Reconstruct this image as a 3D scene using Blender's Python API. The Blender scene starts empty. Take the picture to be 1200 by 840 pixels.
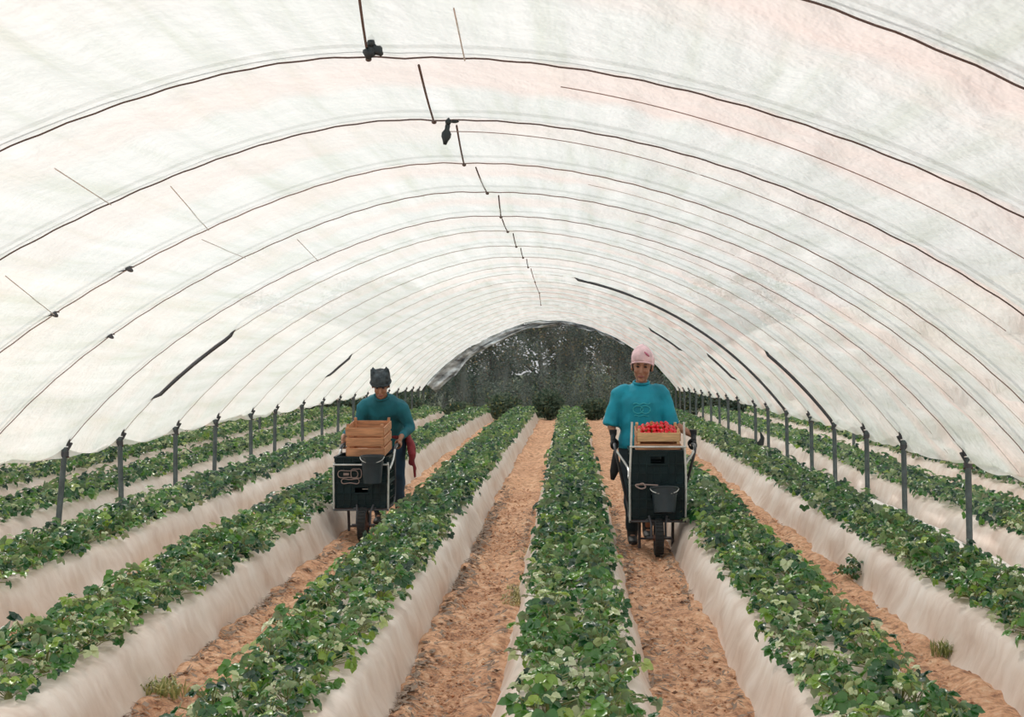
import bpy, bmesh, math, random
import numpy as np
from mathutils import Vector, Matrix, Quaternion
R = random.Random(7); NR = np.random.RandomState(7)
C = bpy.context.scene.collection
SC = bpy.context.scene

# ---------------------------------------------------------------- camera, sky, sun, exposure
F, VX, VY, H = 1600.0, 669.0, 401.0, 1.63
cam_d = bpy.data.cameras.new('camera'); cam = bpy.data.objects.new('camera', cam_d); C.objects.link(cam)
cam_d.sensor_width = 36; cam_d.lens = 36*F/1200
cam_d.shift_x = (600-VX)/1200; cam_d.shift_y = -(420-VY)/1200
cam_d.clip_end = 400
cam.location = (0, 0, H); cam.rotation_euler = (math.pi/2, 0, 0)
SC.camera = cam
W = bpy.data.worlds.new('sky'); SC.world = W; W.use_nodes = True
nt = W.node_tree; bg = nt.nodes['Background']
tc = nt.nodes.new('ShaderNodeTexCoord'); sp = nt.nodes.new('ShaderNodeSeparateXYZ'); cr = nt.nodes.new('ShaderNodeValToRGB')
nt.links.new(tc.outputs['Generated'], sp.inputs[0]); nt.links.new(sp.outputs['Z'], cr.inputs[0]); nt.links.new(cr.outputs[0], bg.inputs[0])
cr.color_ramp.elements[0].position = 0.0; cr.color_ramp.elements[0].color = (0.97, 0.98, 1.0, 1)
cr.color_ramp.elements[1].position = 0.7; cr.color_ramp.elements[1].color = (0.84, 0.93, 1.0, 1)
bg.inputs['Strength'].default_value = 0.85
sd = bpy.data.lights.new('sun', 'SUN'); sun = bpy.data.objects.new('sun', sd); C.objects.link(sun)
sd.energy = 4.6; sd.angle = math.radians(4); sd.color = (1.0, 0.965, 0.935)
sun.rotation_euler = (math.radians(-38), math.radians(-24), 0)     # high, from beyond and from the left
SC.view_settings.view_transform = 'Standard'; SC.view_settings.look = 'None'
SC.view_settings.exposure = -0.12; SC.view_settings.gamma = 1.0; SC.view_settings.use_curve_mapping = False

# ---------------------------------------------------------------- helpers
def gz(y):
    y = np.asarray(y, float)
    z = np.where(y < 40, -3.125e-4*y*np.abs(y), -0.5-0.025*(np.minimum(y, 70)-40))
    return z
def G(y): return float(gz(y))
def at(px, py, Y):
    u = Y/F; return Vector(((px-VX)*u, Y, H+(VY-py)*u))

def _h(ix, iy, s):
    n = (ix.astype(np.int64)*374761393 + iy.astype(np.int64)*668265263 + s*974711) & 0x7fffffff
    n = ((n ^ (n >> 13))*1274126177) & 0x7fffffff
    return ((n ^ (n >> 16)) & 0xffff)/65535.0
def vn(x, y, s=0):
    x = np.asarray(x, float); y = np.asarray(y, float)
    ix = np.floor(x); iy = np.floor(y); fx = x-ix; fy = y-iy
    fx = fx*fx*(3-2*fx); fy = fy*fy*(3-2*fy)
    a = _h(ix, iy, s); b = _h(ix+1, iy, s); c = _h(ix, iy+1, s); d = _h(ix+1, iy+1, s)
    return (a*(1-fx)+b*fx)*(1-fy) + (c*(1-fx)+d*fx)*fy - 0.5

def tag(o, label=None, cat=None, group=None, kind=None):
    if label: o['label'] = label
    if cat: o['category'] = cat
    if group: o['group'] = group
    if kind: o['kind'] = kind
    return o
def link(name, me, parent=None, loc=None):
    o = bpy.data.objects.new(name, me); C.objects.link(o)
    if parent: o.parent = parent
    if loc is not None: o.location = loc
    return o
def empty(name, loc=(0, 0, 0)):
    o = bpy.data.objects.new(name, None); C.objects.link(o); o.location = loc; o.empty_display_size = .05
    return o
def pymesh(name, v, f, mats, smooth=False, midx=None):
    me = bpy.data.meshes.new(name); me.from_pydata([tuple(map(float, p)) for p in v], [], f)
    for m in (mats if isinstance(mats, (list, tuple)) else [mats]): me.materials.append(m)
    if smooth: me.polygons.foreach_set('use_smooth', [True]*len(me.polygons))
    if midx is not None: me.polygons.foreach_set('material_index', midx)
    me.update(); return me
def npmesh(name, V, Fq, mats, smooth=True, tint=None, midx=None):
    """fast mesh from numpy arrays, Fq (n,k) all the same size"""
    me = bpy.data.meshes.new(name); n, k = Fq.shape
    me.vertices.add(len(V)); me.vertices.foreach_set('co', V.astype(np.float32).ravel())
    me.loops.add(n*k); me.loops.foreach_set('vertex_index', Fq.astype(np.int32).ravel())
    me.polygons.add(n); me.polygons.foreach_set('loop_start', np.arange(0, n*k, k, dtype=np.int32))
    for m in (mats if isinstance(mats, (list, tuple)) else [mats]): me.materials.append(m)
    me.polygons.foreach_set('use_smooth', np.full(n, smooth))
    if midx is not None: me.polygons.foreach_set('material_index', np.asarray(midx, np.int32))
    if tint is not None:
        a = me.attributes.new('tint', 'FLOAT', 'POINT'); a.data.foreach_set('value', tint.astype(np.float32))
    me.update(calc_edges=True); me.validate(); return me

class MB:
    def __init__(s): s.v = []; s.f = []
    def box(s, c, d, rot=None, taper=1.0):
        c = Vector(c); n = len(s.v)
        for z in (-1, 1):
            for x, y in ((-1, -1), (1, -1), (1, 1), (-1, 1)):
                t = taper if z > 0 else 1
                p = Vector((x*d[0]/2*t, y*d[1]/2*t, z*d[2]/2))
                if rot is not None: p = rot @ p
                s.v.append(c+p)
        for q in ((3, 2, 1, 0), (4, 5, 6, 7), (0, 1, 5, 4), (1, 2, 6, 5), (2, 3, 7, 6), (3, 0, 4, 7)): s.f.append([n+i for i in q])
        return s
    def tube(s, pts, r, seg=8, caps=True, up=None):
        """r: a number, a list of numbers or of (a, b) pairs"""
        pts = [Vector(p) for p in pts]; m = len(pts)
        rs = r if isinstance(r, (list, tuple)) else [r]*m
        n0 = len(s.v); prev = None
        for i, p in enumerate(pts):
            t = (pts[min(i+1, m-1)]-pts[max(i-1, 0)]).normalized()
            ref = Vector(up) if up is not None else (prev if prev is not None else (Vector((1, 0, 0)) if abs(t.x) < .8 else Vector((0, 1, 0))))
            a = ref-t*ref.dot(t)
            if a.length < 1e-5: a = t.orthogonal()
            a.normalize(); b = t.cross(a); prev = a
            ra, rb = rs[i] if isinstance(rs[i], (tuple, list)) else (rs[i], rs[i])
            for k in range(seg):
                w = 2*math.pi*k/seg; s.v.append(p+a*(ra*math.cos(w))+b*(rb*math.sin(w)))
        for i in range(m-1):
            for k in range(seg):
                a0 = n0+i*seg+k; a1 = n0+i*seg+(k+1) % seg
                s.f.append([a0, a1, a1+seg, a0+seg])
        if caps:
            s.f.append([n0+k for k in range(seg)][::-1]); s.f.append([n0+(m-1)*seg+k for k in range(seg)])
        return s
    def limb(s, pts, rs, seg=14, up=None):
        """tube with rounded ends"""
        pts = [Vector(p) for p in pts]; rs = [q if isinstance(q, (tuple, list)) else (q, q) for q in rs]
        d0 = (pts[0]-pts[1]).normalized(); d1 = (pts[-1]-pts[-2]).normalized()
        def sc(q, k): return (q[0]*k, q[1]*k)
        m0 = min(rs[0]); m1 = min(rs[-1])
        P = [pts[0]+d0*m0*.97, pts[0]+d0*m0*.75]+pts+[pts[-1]+d1*m1*.75, pts[-1]+d1*m1*.97]
        Q = [sc(rs[0], .2), sc(rs[0], .66)]+rs+[sc(rs[-1], .66), sc(rs[-1], .2)]
        return s.tube(P, Q, seg, True, up)
    def ell(s, c, r, rot=None, nu=14, nv=9):
        n = len(s.v); c = Vector(c)
        def put(p):
            p = Vector((p[0]*r[0], p[1]*r[1], p[2]*r[2])); s.v.append(c+(rot @ p if rot is not None else p))
        put((0, 0, 1))
        for j in range(1, nv):
            th = math.pi*j/nv
            for i in range(nu):
                ph = 2*math.pi*i/nu; put((math.sin(th)*math.cos(ph), math.sin(th)*math.sin(ph), math.cos(th)))
        put((0, 0, -1)); e = len(s.v)-1
        for i in range(nu): s.f.append([n, n+1+i, n+1+(i+1) % nu])
        for j in range(nv-2):
            for i in range(nu):
                a = n+1+j*nu+i; b = n+1+j*nu+(i+1) % nu; s.f.append([a, a+nu, b+nu, b])
        for i in range(nu): s.f.append([e, n+1+(nv-2)*nu+(i+1) % nu, n+1+(nv-2)*nu+i])
        return s
    def revolve(s, c, prof, axis='z', seg=24, closed=True):
        """prof: (radius, height) pairs; closed joins last to first"""
        n = len(s.v); c = Vector(c); m = len(prof)
        for r_, h_ in prof:
            for k in range(seg):
                w = 2*math.pi*k/seg; a, b = r_*math.cos(w), r_*math.sin(w)
                s.v.append(c+Vector({'z': (a, b, h_), 'x': (h_, a, b), 'y': (b, h_, a)}[axis]))
        for i in range(m if closed else m-1):
            j = (i+1) % m
            for k in range(seg):
                k2 = (k+1) % seg; s.f.append([n+i*seg+k, n+i*seg+k2, n+j*seg+k2, n+j*seg+k])
        return s
    def mesh(s, name, mat, smooth=True):
        return pymesh(name, s.v, s.f, mat, smooth)
    def build(s, name, mat, parent=None, smooth=True, sharp=True, base=None):
        v = s.v
        if base is not None: v = [p-Vector(base) for p in v]
        me = pymesh(name, v, s.f, mat, smooth)
        if smooth and sharp: me.set_sharp_from_angle(angle=math.radians(40))
        return link(name, me, parent)
def bevel(o, w=.003, seg=2):
    bm = bmesh.new(); bm.from_mesh(o.data)
    bmesh.ops.bevel(bm, geom=[e for e in bm.edges], offset=w, segments=seg, affect='EDGES', profile=.6)
    bm.to_mesh(o.data); bm.free(); return o

# ---------------------------------------------------------------- materials
def mat(name, col, rough=.6, metal=0., var=0., vs=8., bump=0., bs=30., spec=.5, stretch=None):
    m = bpy.data.materials.new(name); m.use_nodes = True; t = m.node_tree; b = t.nodes['Principled BSDF']
    b.inputs['Base Color'].default_value = (*col, 1); b.inputs['Roughness'].default_value = rough
    b.inputs['Metallic'].default_value = metal; b.inputs['Specular IOR Level'].default_value = spec
    if var or bump:
        tx = t.nodes.new('ShaderNodeTexCoord'); mp = t.nodes.new('ShaderNodeMapping')
        t.links.new(tx.outputs['Object'], mp.inputs[0])
        if stretch: mp.inputs['Scale'].default_value = stretch
    if var:
        n = t.nodes.new('ShaderNodeTexNoise'); n.inputs['Scale'].default_value = vs; n.inputs['Detail'].default_value = 5
        r = t.nodes.new('ShaderNodeValToRGB'); t.links.new(mp.outputs[0], n.inputs[0]); t.links.new(n.outputs[0], r.inputs[0])
        r.color_ramp.elements[0].position = .3; r.color_ramp.elements[0].color = (*[max(0, c*(1-var)) for c in col], 1)
        r.color_ramp.elements[1].position = .7; r.color_ramp.elements[1].color = (*[min(1, c*(1+var)) for c in col], 1)
        t.links.new(r.outputs[0], b.inputs['Base Color'])
    if bump:
        n2 = t.nodes.new('ShaderNodeTexNoise'); n2.inputs['Scale'].default_value = bs; n2.inputs['Detail'].default_value = 4
        bp = t.nodes.new('ShaderNodeBump'); bp.inputs['Strength'].default_value = bump; bp.inputs['Distance'].default_value = .01
        t.links.new(mp.outputs[0], n2.inputs[0]); t.links.new(n2.outputs[0], bp.inputs['Height']); t.links.new(bp.outputs[0], b.inputs['Normal'])
    return m
def ramp(t, pts):
    r = t.nodes.new('ShaderNodeValToRGB'); e = r.color_ramp.elements
    while len(e) < len(pts): e.new(.5)
    for i, (p, c) in enumerate(pts): e[i].position = p; e[i].color = (*c, 1)
    return r
def noise(t, vec, scale, detail=4, rough=.5):
    n = t.nodes.new('ShaderNodeTexNoise'); n.inputs['Scale'].default_value = scale
    n.inputs['Detail'].default_value = detail; n.inputs['Roughness'].default_value = rough
    t.links.new(vec, n.inputs['Vector']); return n
def mixc(t, fac, a, b, mode='MIX'):
    m = t.nodes.new('ShaderNodeMix'); m.data_type = 'RGBA'; m.blend_type = mode
    for s_, v in ((m.inputs[0], fac), (m.inputs[6], a), (m.inputs[7], b)):
        if hasattr(v, 'links'): t.links.new(v, s_)
        else: s_.default_value = v if not isinstance(v, tuple) else (*v, 1)
    return m.outputs[2]

def film_material():
    m = bpy.data.materials.new('tunnel_film'); m.use_nodes = True; t = m.node_tree; N = t.nodes; L = t.links
    out = N['Material Output']; N.remove(N['Principled BSDF'])
    uv = N.new('ShaderNodeUVMap'); uv.uv_map = 'film'
    sep = N.new('ShaderNodeSeparateXYZ'); L.new(uv.outputs[0], sep.inputs[0])
    mp = N.new('ShaderNodeMapping'); mp.inputs['Scale'].default_value = (20, .22, 1); L.new(uv.outputs[0], mp.inputs[0])
    streak = noise(t, mp.outputs[0], 3.0, 5, .6)
    col = ramp(t, [(.32, (.74, .78, .70)), (.48, (.84, .87, .83)), (.68, (.94, .95, .92))]); L.new(streak.outputs[0], col.inputs[0])
    # pink band past each hoop paints dimmer light through doubled film, stronger at right
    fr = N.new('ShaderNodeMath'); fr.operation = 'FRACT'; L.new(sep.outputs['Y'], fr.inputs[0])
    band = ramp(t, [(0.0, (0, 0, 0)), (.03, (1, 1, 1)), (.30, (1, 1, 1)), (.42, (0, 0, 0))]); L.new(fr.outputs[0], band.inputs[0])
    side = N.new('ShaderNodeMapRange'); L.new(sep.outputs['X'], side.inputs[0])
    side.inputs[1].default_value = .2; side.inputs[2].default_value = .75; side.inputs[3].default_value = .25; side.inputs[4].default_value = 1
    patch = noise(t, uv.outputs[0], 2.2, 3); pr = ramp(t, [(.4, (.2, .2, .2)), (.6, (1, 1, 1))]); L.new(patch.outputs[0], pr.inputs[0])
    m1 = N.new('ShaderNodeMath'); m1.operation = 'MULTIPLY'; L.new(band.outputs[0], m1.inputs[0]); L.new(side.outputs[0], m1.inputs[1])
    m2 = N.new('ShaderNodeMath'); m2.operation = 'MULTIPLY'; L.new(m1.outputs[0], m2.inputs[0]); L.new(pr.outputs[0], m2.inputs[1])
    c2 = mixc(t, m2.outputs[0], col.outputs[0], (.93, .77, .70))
    wp = N.new('ShaderNodeMapping'); wp.inputs['Scale'].default_value = (9, 1.2, 1); L.new(uv.outputs[0], wp.inputs[0])
    wn = noise(t, wp.outputs[0], 4, 4, .6); bp = N.new('ShaderNodeBump'); bp.inputs['Strength'].default_value = .8; bp.inputs['Distance'].default_value = .06
    L.new(wn.outputs[0], bp.inputs['Height'])
    tr = N.new('ShaderNodeBsdfTranslucent'); df = N.new('ShaderNodeBsdfDiffuse'); gl = N.new('ShaderNodeBsdfGlossy'); gl.inputs['Roughness'].default_value = .35
    for s_ in (tr, df): L.new(c2, s_.inputs['Color'])
    for s_ in (tr, df, gl): L.new(bp.outputs[0], s_.inputs['Normal'])
    x1 = N.new('ShaderNodeMixShader'); x1.inputs[0].default_value = .60; L.new(df.outputs[0], x1.inputs[1]); L.new(tr.outputs[0], x1.inputs[2])
    x2 = N.new('ShaderNodeMixShader'); x2.inputs[0].default_value = .03; L.new(x1.outputs[0], x2.inputs[1]); L.new(gl.outputs[0], x2.inputs[2])
    tp = N.new('ShaderNodeBsdfTransparent'); tp.inputs[0].default_value = (1, .97, .93, 1)
    x3 = N.new('ShaderNodeMixShader'); x3.inputs[0].default_value = .20; L.new(x2.outputs[0], x3.inputs[1]); L.new(tp.outputs[0], x3.inputs[2])
    L.new(x3.outputs[0], out.inputs[0]); return m
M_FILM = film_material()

def mulch_material():
    m = bpy.data.materials.new('mulch_film'); m.use_nodes = True; t = m.node_tree; N = t.nodes; L = t.links; b = N['Principled BSDF']
    tx = N.new('ShaderNodeTexCoord'); a = noise(t, tx.outputs['Object'], 2.2, 6, .6)
    r = ramp(t, [(.25, (.60, .46, .38)), (.5, (.76, .66, .59)), (.75, (.84, .78, .73))]); L.new(a.outputs[0], r.inputs[0])
    mp = N.new('ShaderNodeMapping'); mp.inputs['Scale'].default_value = (2, 5, 1.5); mp.inputs['Rotation'].default_value = (.7, 0, 0); L.new(tx.outputs['Object'], mp.inputs[0])
    s_ = noise(t, mp.outputs[0], 2.0, 5, .6)
    r2 = ramp(t, [(.35, (.78, .71, .66)), (.6, (1, 1, 1))]); L.new(s_.outputs[0], r2.inputs[0])
    L.new(mixc(t, .6, r.outputs[0], r2.outputs[0], 'MULTIPLY'), b.inputs['Base Color'])
    b.inputs['Roughness'].default_value = .42; b.inputs['Specular IOR Level'].default_value = .45
    bp = N.new('ShaderNodeBump'); bp.inputs['Strength'].default_value = .5; bp.inputs['Distance'].default_value = .012
    L.new(s_.outputs[0], bp.inputs['Height']); L.new(bp.outputs[0], b.inputs['Normal'])
    return m
M_MULCH = mulch_material()

def soil_material():
    m = bpy.data.materials.new('sandy_soil'); m.use_nodes = True; t = m.node_tree; N = t.nodes; L = t.links; b = N['Principled BSDF']
    tx = N.new('ShaderNodeTexCoord')
    a = noise(t, tx.outputs['Object'], 16, 10, .72)
    r = ramp(t, [(.30, (.20, .11, .075)), (.40, (.50, .28, .18)), (.52, (.84, .49, .30)), (.66, (.95, .70, .50))]); L.new(a.outputs[0], r.inputs[0])
    c = noise(t, tx.outputs['Object'], 1.3, 3); rc = ramp(t, [(.4, (.84, .80, .80)), (.6, (1, 1, 1))]); L.new(c.outputs[0], rc.inputs[0])
    sy = N.new('ShaderNodeSeparateXYZ'); L.new(tx.outputs['Object'], sy.inputs[0]); mr = N.new('ShaderNodeMapRange'); L.new(sy.outputs['Y'], mr.inputs[0])
    mr.inputs[1].default_value = 35.5; mr.inputs[2].default_value = 37.5
    L.new(mixc(t, mr.outputs[0], mixc(t, .8, r.outputs[0], rc.outputs[0], 'MULTIPLY'), (.07, .085, .04)), b.inputs['Base Color'])
    b.inputs['Roughness'].default_value = .9; b.inputs['Specular IOR Level'].default_value = .2
    f = noise(t, tx.outputs['Object'], 26, 8, .7); bp = N.new('ShaderNodeBump'); bp.inputs['Strength'].default_value = .9; bp.inputs['Distance'].default_value = .03
    L.new(f.outputs[0], bp.inputs['Height']); L.new(bp.outputs[0], b.inputs['Normal'])
    return m
M_SOIL = soil_material()

def leaf_material(name, stops, back, transl=.25, rough=.30):
    m = bpy.data.materials.new(name); m.use_nodes = True; t = m.node_tree; N = t.nodes; L = t.links; b = N['Principled BSDF']; out = N['Material Output']
    at_ = N.new('ShaderNodeAttribute'); at_.attribute_name = 'tint'
    oi = N.new('ShaderNodeObjectInfo'); ad = N.new('ShaderNodeMath'); ad.operation = 'MULTIPLY_ADD'
    L.new(oi.outputs['Random'], ad.inputs[0]); ad.inputs[1].default_value = .3; L.new(at_.outputs['Fac'], ad.inputs[2])
    sb = N.new('ShaderNodeMath'); sb.operation = 'SUBTRACT'; sb.inputs[1].default_value = .15; L.new(ad.outputs[0], sb.inputs[0])
    r = ramp(t, stops); L.new(sb.outputs[0], r.inputs[0])
    g = N.new('ShaderNodeNewGeometry')
    c = mixc(t, g.outputs['Backfacing'], r.outputs[0], back)
    L.new(c, b.inputs['Base Color']); b.inputs['Roughness'].default_value = rough; b.inputs['Specular IOR Level'].default_value = .8
    tr = N.new('ShaderNodeBsdfTranslucent'); hs = N.new('ShaderNodeHueSaturation'); hs.inputs['Hue'].default_value = .48; hs.inputs['Value'].default_value = 1.5
    L.new(r.outputs[0], hs.inputs['Color']); L.new(hs.outputs[0], tr.inputs[0])
    x = N.new('ShaderNodeMixShader'); x.inputs[0].default_value = transl
    L.new(b.outputs[0], x.inputs[1]); L.new(tr.outputs[0], x.inputs[2]); L.new(x.outputs[0], out.inputs[0])
    return m
M_LEAF = leaf_material('strawberry_leaf', [(0, (.007, .050, .024)), (.35, (.026, .135, .030)), (.66, (.100, .270, .035)), (.86, (.30, .43, .06)), (1.0, (.66, .72, .50))], (.42, .52, .34))
def _soft(m): m.node_tree.nodes['Principled BSDF'].inputs['Specular IOR Level'].default_value = .2
M_STALK = mat('leaf_stalk', (.20, .22, .07), .5)
M_TREE = leaf_material('tree_leaf', [(0, (.035, .075, .058)), (.45, (.090, .135, .080)), (.70, (.30, .30, .11)), (1, (.75, .50, .24))], (.13, .17, .12), .3, .6)
_soft(M_TREE)
M_BARK = mat('bark', (.10, .075, .055), .9, var=.4, vs=12, bump=.5)
M_DRY = leaf_material('dry_litter', [(0, (.10, .07, .055)), (.5, (.22, .15, .11)), (1, (.42, .30, .20))], (.25, .18, .13), .1, .8)
M_WEED = leaf_material('weed_leaf', [(0, (.04, .10, .03)), (.5, (.22, .27, .08)), (1, (.55, .48, .20))], (.2, .24, .1), .3, .5)
M_POST = mat('galvanised_post', (.10, .125, .13), .55, .35, var=.35, vs=14)
M_HOOP = mat('hoop_steel', (.085, .085, .095), .5, .4, var=.2)
M_CORD = mat('cord_brown', (.13, .085, .075), .8)
M_CORDP = mat('cord_weathered', (.34, .25, .23), .85)
M_CORDF = mat('cord_pale', (.72, .66, .63), .85)
M_BLACKP = mat('black_plastic', (.012, .020, .024), .42, var=.4, vs=10)
M_CRATE = mat('crate_plastic', (.006, .020, .024), .45, var=.4, vs=9, spec=.25)
M_BUCKET = mat('bucket_plastic', (.018, .030, .040), .45, var=.3)
M_WOOD = mat('crate_wood', (.52, .25, .13), .7, var=.35, vs=6, bump=.3, bs=18, stretch=(1, 8, 8))
M_WOODL = mat('crate_wood_pale', (.66, .42, .22), .7, var=.3, vs=6, bump=.3, bs=18, stretch=(1, 8, 8))
M_STEEL = mat('bright_tube', (.62, .63, .62), .35, .55, var=.15, vs=20)
M_RUBBER = mat('rubber', (.018, .020, .022), .8, bump=.3, bs=60)
M_RUST = mat('rusty_steel', (.12, .06, .045), .7, .3, var=.4, vs=20)
M_SKIN = mat('skin', (.36, .17, .105), .5, var=.12, vs=6)
M_TEAL1 = mat('turquoise_shirt', (.004, .26, .37), .75, var=.25, vs=7, bump=.5, bs=10)
M_TEAL1L = mat('shirt_print', (.03, .37, .44), .7)
M_TEAL2 = mat('blue_green_jumper', (.008, .125, .165), .8, var=.3, vs=6, bump=.5, bs=10)
M_TROU = mat('dark_trousers', (.016, .030, .040), .85, var=.3, bump=.4, bs=14)
M_TROUB = mat('blue_trousers', (.015, .045, .085), .85, var=.3, bump=.4, bs=14)
M_BOOT = mat('boot', (.022, .024, .026), .6)
M_PINK = mat('pink_cap', (.80, .56, .60), .8, var=.25, vs=16, bump=.5, bs=40)
M_PINKD = mat('pink_cap_mark', (.55, .16, .26), .8)
M_BEANIE = mat('grey_beanie', (.045, .06, .07), .9, var=.75, vs=26, bump=.7, bs=50)
M_RED = mat('red_cloth', (.22, .022, .030), .8, var=.35, vs=8, bump=.5)
M_HAIR = mat('dark_hair', (.02, .013, .01), .6)
M_EYE = mat('eye_dark', (.015, .01, .01), .3)
M_LIP = mat('lips', (.26, .075, .065), .5)
M_GLOVE = mat('black_glove', (.012, .013, .016), .7)
M_BERRY = mat('strawberry_red', (.78, .015, .03), .3, var=.25, vs=40, bump=.3, bs=200)
M_CALYX = mat('calyx_green', (.10, .25, .04), .6)
M_NETD = None

# ---------------------------------------------------------------- ground
def make_ground():
    xs = np.concatenate([[-70, -40, -25, -16, -12], np.arange(-9.2, -2.9, .07), np.arange(-2.9, 2.9, .033), np.arange(2.9, 8.2, .07), [9, 11, 15, 24, 40, 70]])
    ys = np.concatenate([np.arange(-4, 4, .5), np.arange(4, 10, .035), np.arange(10, 13, .06), np.arange(13, 40, .16), [42, 46, 52, 60, 80, 120]])
    X, Y = np.meshgrid(xs, ys)
    Z = gz(Y)
    near = np.clip((39-Y)/6, 0, 1)*(np.abs(X) < 9.5)
    foot = vn(X*6, Y*5.5, 1)*.04 + vn(X*15, Y*12, 2)*.035 + vn(X*1.5, Y*.7, 3)*.03
    # soil heaped against the skirts of the beds
    dxb = np.abs(((X+.58) % 1.16)-.58)      # 0 = bed centre
    Z = Z + near*(foot - .012 + .03*np.exp(-((dxb-.40)/.06)**2)*(1+1.5*vn(X*4, Y*4, 5)))
    V = np.stack([X, Y, Z], -1).reshape(-1, 3); nx = len(xs); ny = len(ys)
    i = (np.arange(ny-1)[:, None]*nx+np.arange(nx-1)[None]).ravel()
    o = link('floor', npmesh('floor', V, np.stack([i, i+1, i+1+nx, i+nx], 1), M_SOIL))
    return tag(o, kind='structure')
make_ground()

# ---------------------------------------------------------------- tunnel: hoops and film
CX = -.585
pl = np.polyfit([0, .5, .92, 1.26, 1.53, 1.84, 2.0, 2.27, 2.68, 2.95, 3.28, 3.47], [1.06, 1.01, .91, .80, .68, .51, .42, .25, -.02, -.22, -.56, -.79], 4)
pr_ = np.polyfit([0, .5, .9, 1.1, 1.45, 1.7, 2.1, 2.45, 2.67, 2.85, 3.2, 3.47], [1.06, 1.02, .93, .88, .765, .65, .42, .19, .03, -.10, -.46, -.79], 4)
HW = 3.47
uL = [-.0015, -.0006, .0003, .0012, .0021, .0030, .0039, .0049, .0058, .00684, .00767, .00875, .00974, .0108, .0117, .01286, .0139, .0149, .0159, .0169, .0179, .0189, .0199, .0209, .0218, .0227, .0235]
uR = [-.0015, -.0006, .0003, .0012, .0021, .0027, .0036, .0046, .0052, .0062, .0074, .00833, .00935, .01025, .01142, .0125, .01336, .01465, .01568, .0166, .0176, .0187, .0197, .0207, .0217, .0226, .0235]
dzt = {5: -.04, 6: -.02}
NH = len(uL)
def arch(v, t):
    """v: hoop number (float), t in -1..1 across; numpy arrays -> X, Y, Z of the film line"""
    v = np.asarray(v, float); t = np.asarray(t, float)
    yl = np.interp(v, np.arange(NH), np.array(uL)*F); yr = np.interp(v, np.arange(NH), np.array(uR)*F)
    k = np.clip(t, 0, 1); k = k*k*(3-2*k)
    Y = yl*(1-k)+yr*k
    dz = np.interp(v, np.arange(NH), [dzt.get(i, 0) for i in range(NH)])*(1-np.abs(t))
    dx = np.abs(t)*HW
    z = np.where(t < 0, np.polyval(pl, dx), np.polyval(pr_, dx))
    z = np.where(np.abs(t) > 1, np.where(t < 0, np.polyval(pl, HW), np.polyval(pr_, HW))-(np.abs(t)-1)*HW*1.4, z)
    X = CX+np.sign(t)*np.minimum(dx, HW+(dx-HW)*.25)
    return X, Y, H+z+dz+gz(Y)
def arch_n(v, t):
    e = .01; a = arch(v, t-e); b = arch(v, t+e)
    tx = b[0]-a[0]; tz = b[2]-a[2]; l = np.hypot(tx, tz)
    return -tz/l, tx/l                                              # outward (x, z)
def arch_pt(v, t, off=0.):
    X, Y, Z = arch(v, t); nx, nz = arch_n(v, t)
    return Vector((float(X+nx*off), float(Y), float(Z+nz*off)))
def t_of(px, v):                                                    # the place on hoop v seen at photo column px
    lo, hi = -1.0, 1.0
    for _ in range(40):
        m = (lo+hi)/2; X, Y, Z = arch(v, m)
        if VX+F*float(X)/float(Y) < px: lo = m
        else: hi = m
    return (lo+hi)/2

def make_film():
    nt_, sub = 150, 14
    tt = np.linspace(-1.004, 1.004, nt_); vv = np.linspace(0, NH-1, (NH-1)*sub+1)
    T, Vv = np.meshgrid(tt, vv)
    X, Y, Z = arch(Vv, T); nx, nz = arch_n(Vv, T)
    f = Vv-np.floor(Vv); sag = 4*f*(1-f)
    edge = np.clip((np.abs(T)-.86)/.16, 0, 1)**2
    off = -sag*(.035+.02*vn(T*6, Vv*1.0, 8)) + vn(T*26, Vv*1.3, 9)*.030*(sag+.12)
    # folds running along the tunnel just beyond each hoop on the right
    rr = np.clip((T-.1)/.5, 0, 1)*np.clip(1-abs(f-.16)/.22, 0, 1)
    off += rr*vn(T*46+Vv*2.0, Vv*2.2, 10)*.10
    off += np.where(f < .001, 0, 0)
    X = X+nx*off; Z = Z+nz*off - edge*sag*(.075+.06*vn(Vv*1.1, T*0+3, 4)) - edge*vn(Vv*5, T*2, 6)*.03
    X = X + np.sign(T)*edge*sag*.05
    V = np.stack([X, Y, Z], -1).reshape(-1, 3); n = nt_; m = len(vv)
    i = (np.arange(m-1)[:, None]*n+np.arange(n-1)[None]).ravel()
    Q = np.stack([i, i+n, i+n+1, i+1], 1)
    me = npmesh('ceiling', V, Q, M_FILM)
    uvl = me.uv_layers.new(name='film'); U = np.stack([(T+1)/2, Vv], -1).reshape(-1, 2)
    idx = np.empty(len(me.loops), np.int32); me.loops.foreach_get('vertex_index', idx)
    uvl.data.foreach_set('uv', U[idx].astype(np.float32).ravel())
    return me
film_me = make_film()
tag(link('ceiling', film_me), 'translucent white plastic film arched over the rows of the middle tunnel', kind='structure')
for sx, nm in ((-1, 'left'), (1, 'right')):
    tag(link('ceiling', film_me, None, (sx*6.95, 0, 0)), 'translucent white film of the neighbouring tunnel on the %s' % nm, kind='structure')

ORD = ['nearest', 'second', 'third', 'fourth', 'fifth', 'sixth', 'seventh', 'eighth', 'ninth', 'tenth', 'eleventh', 'twelfth', 'thirteenth',
       'fourteenth', 'fifteenth', 'sixteenth', 'seventeenth', 'eighteenth', 'nineteenth', 'twentieth', 'twenty-first', 'twenty-second', 'twenty-third', 'twenty-fourth', 'twenty-fifth']
def nth(i, what): return ('%s nearest %s' % (ORD[i], what)) if i else 'nearest %s' % what
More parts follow.
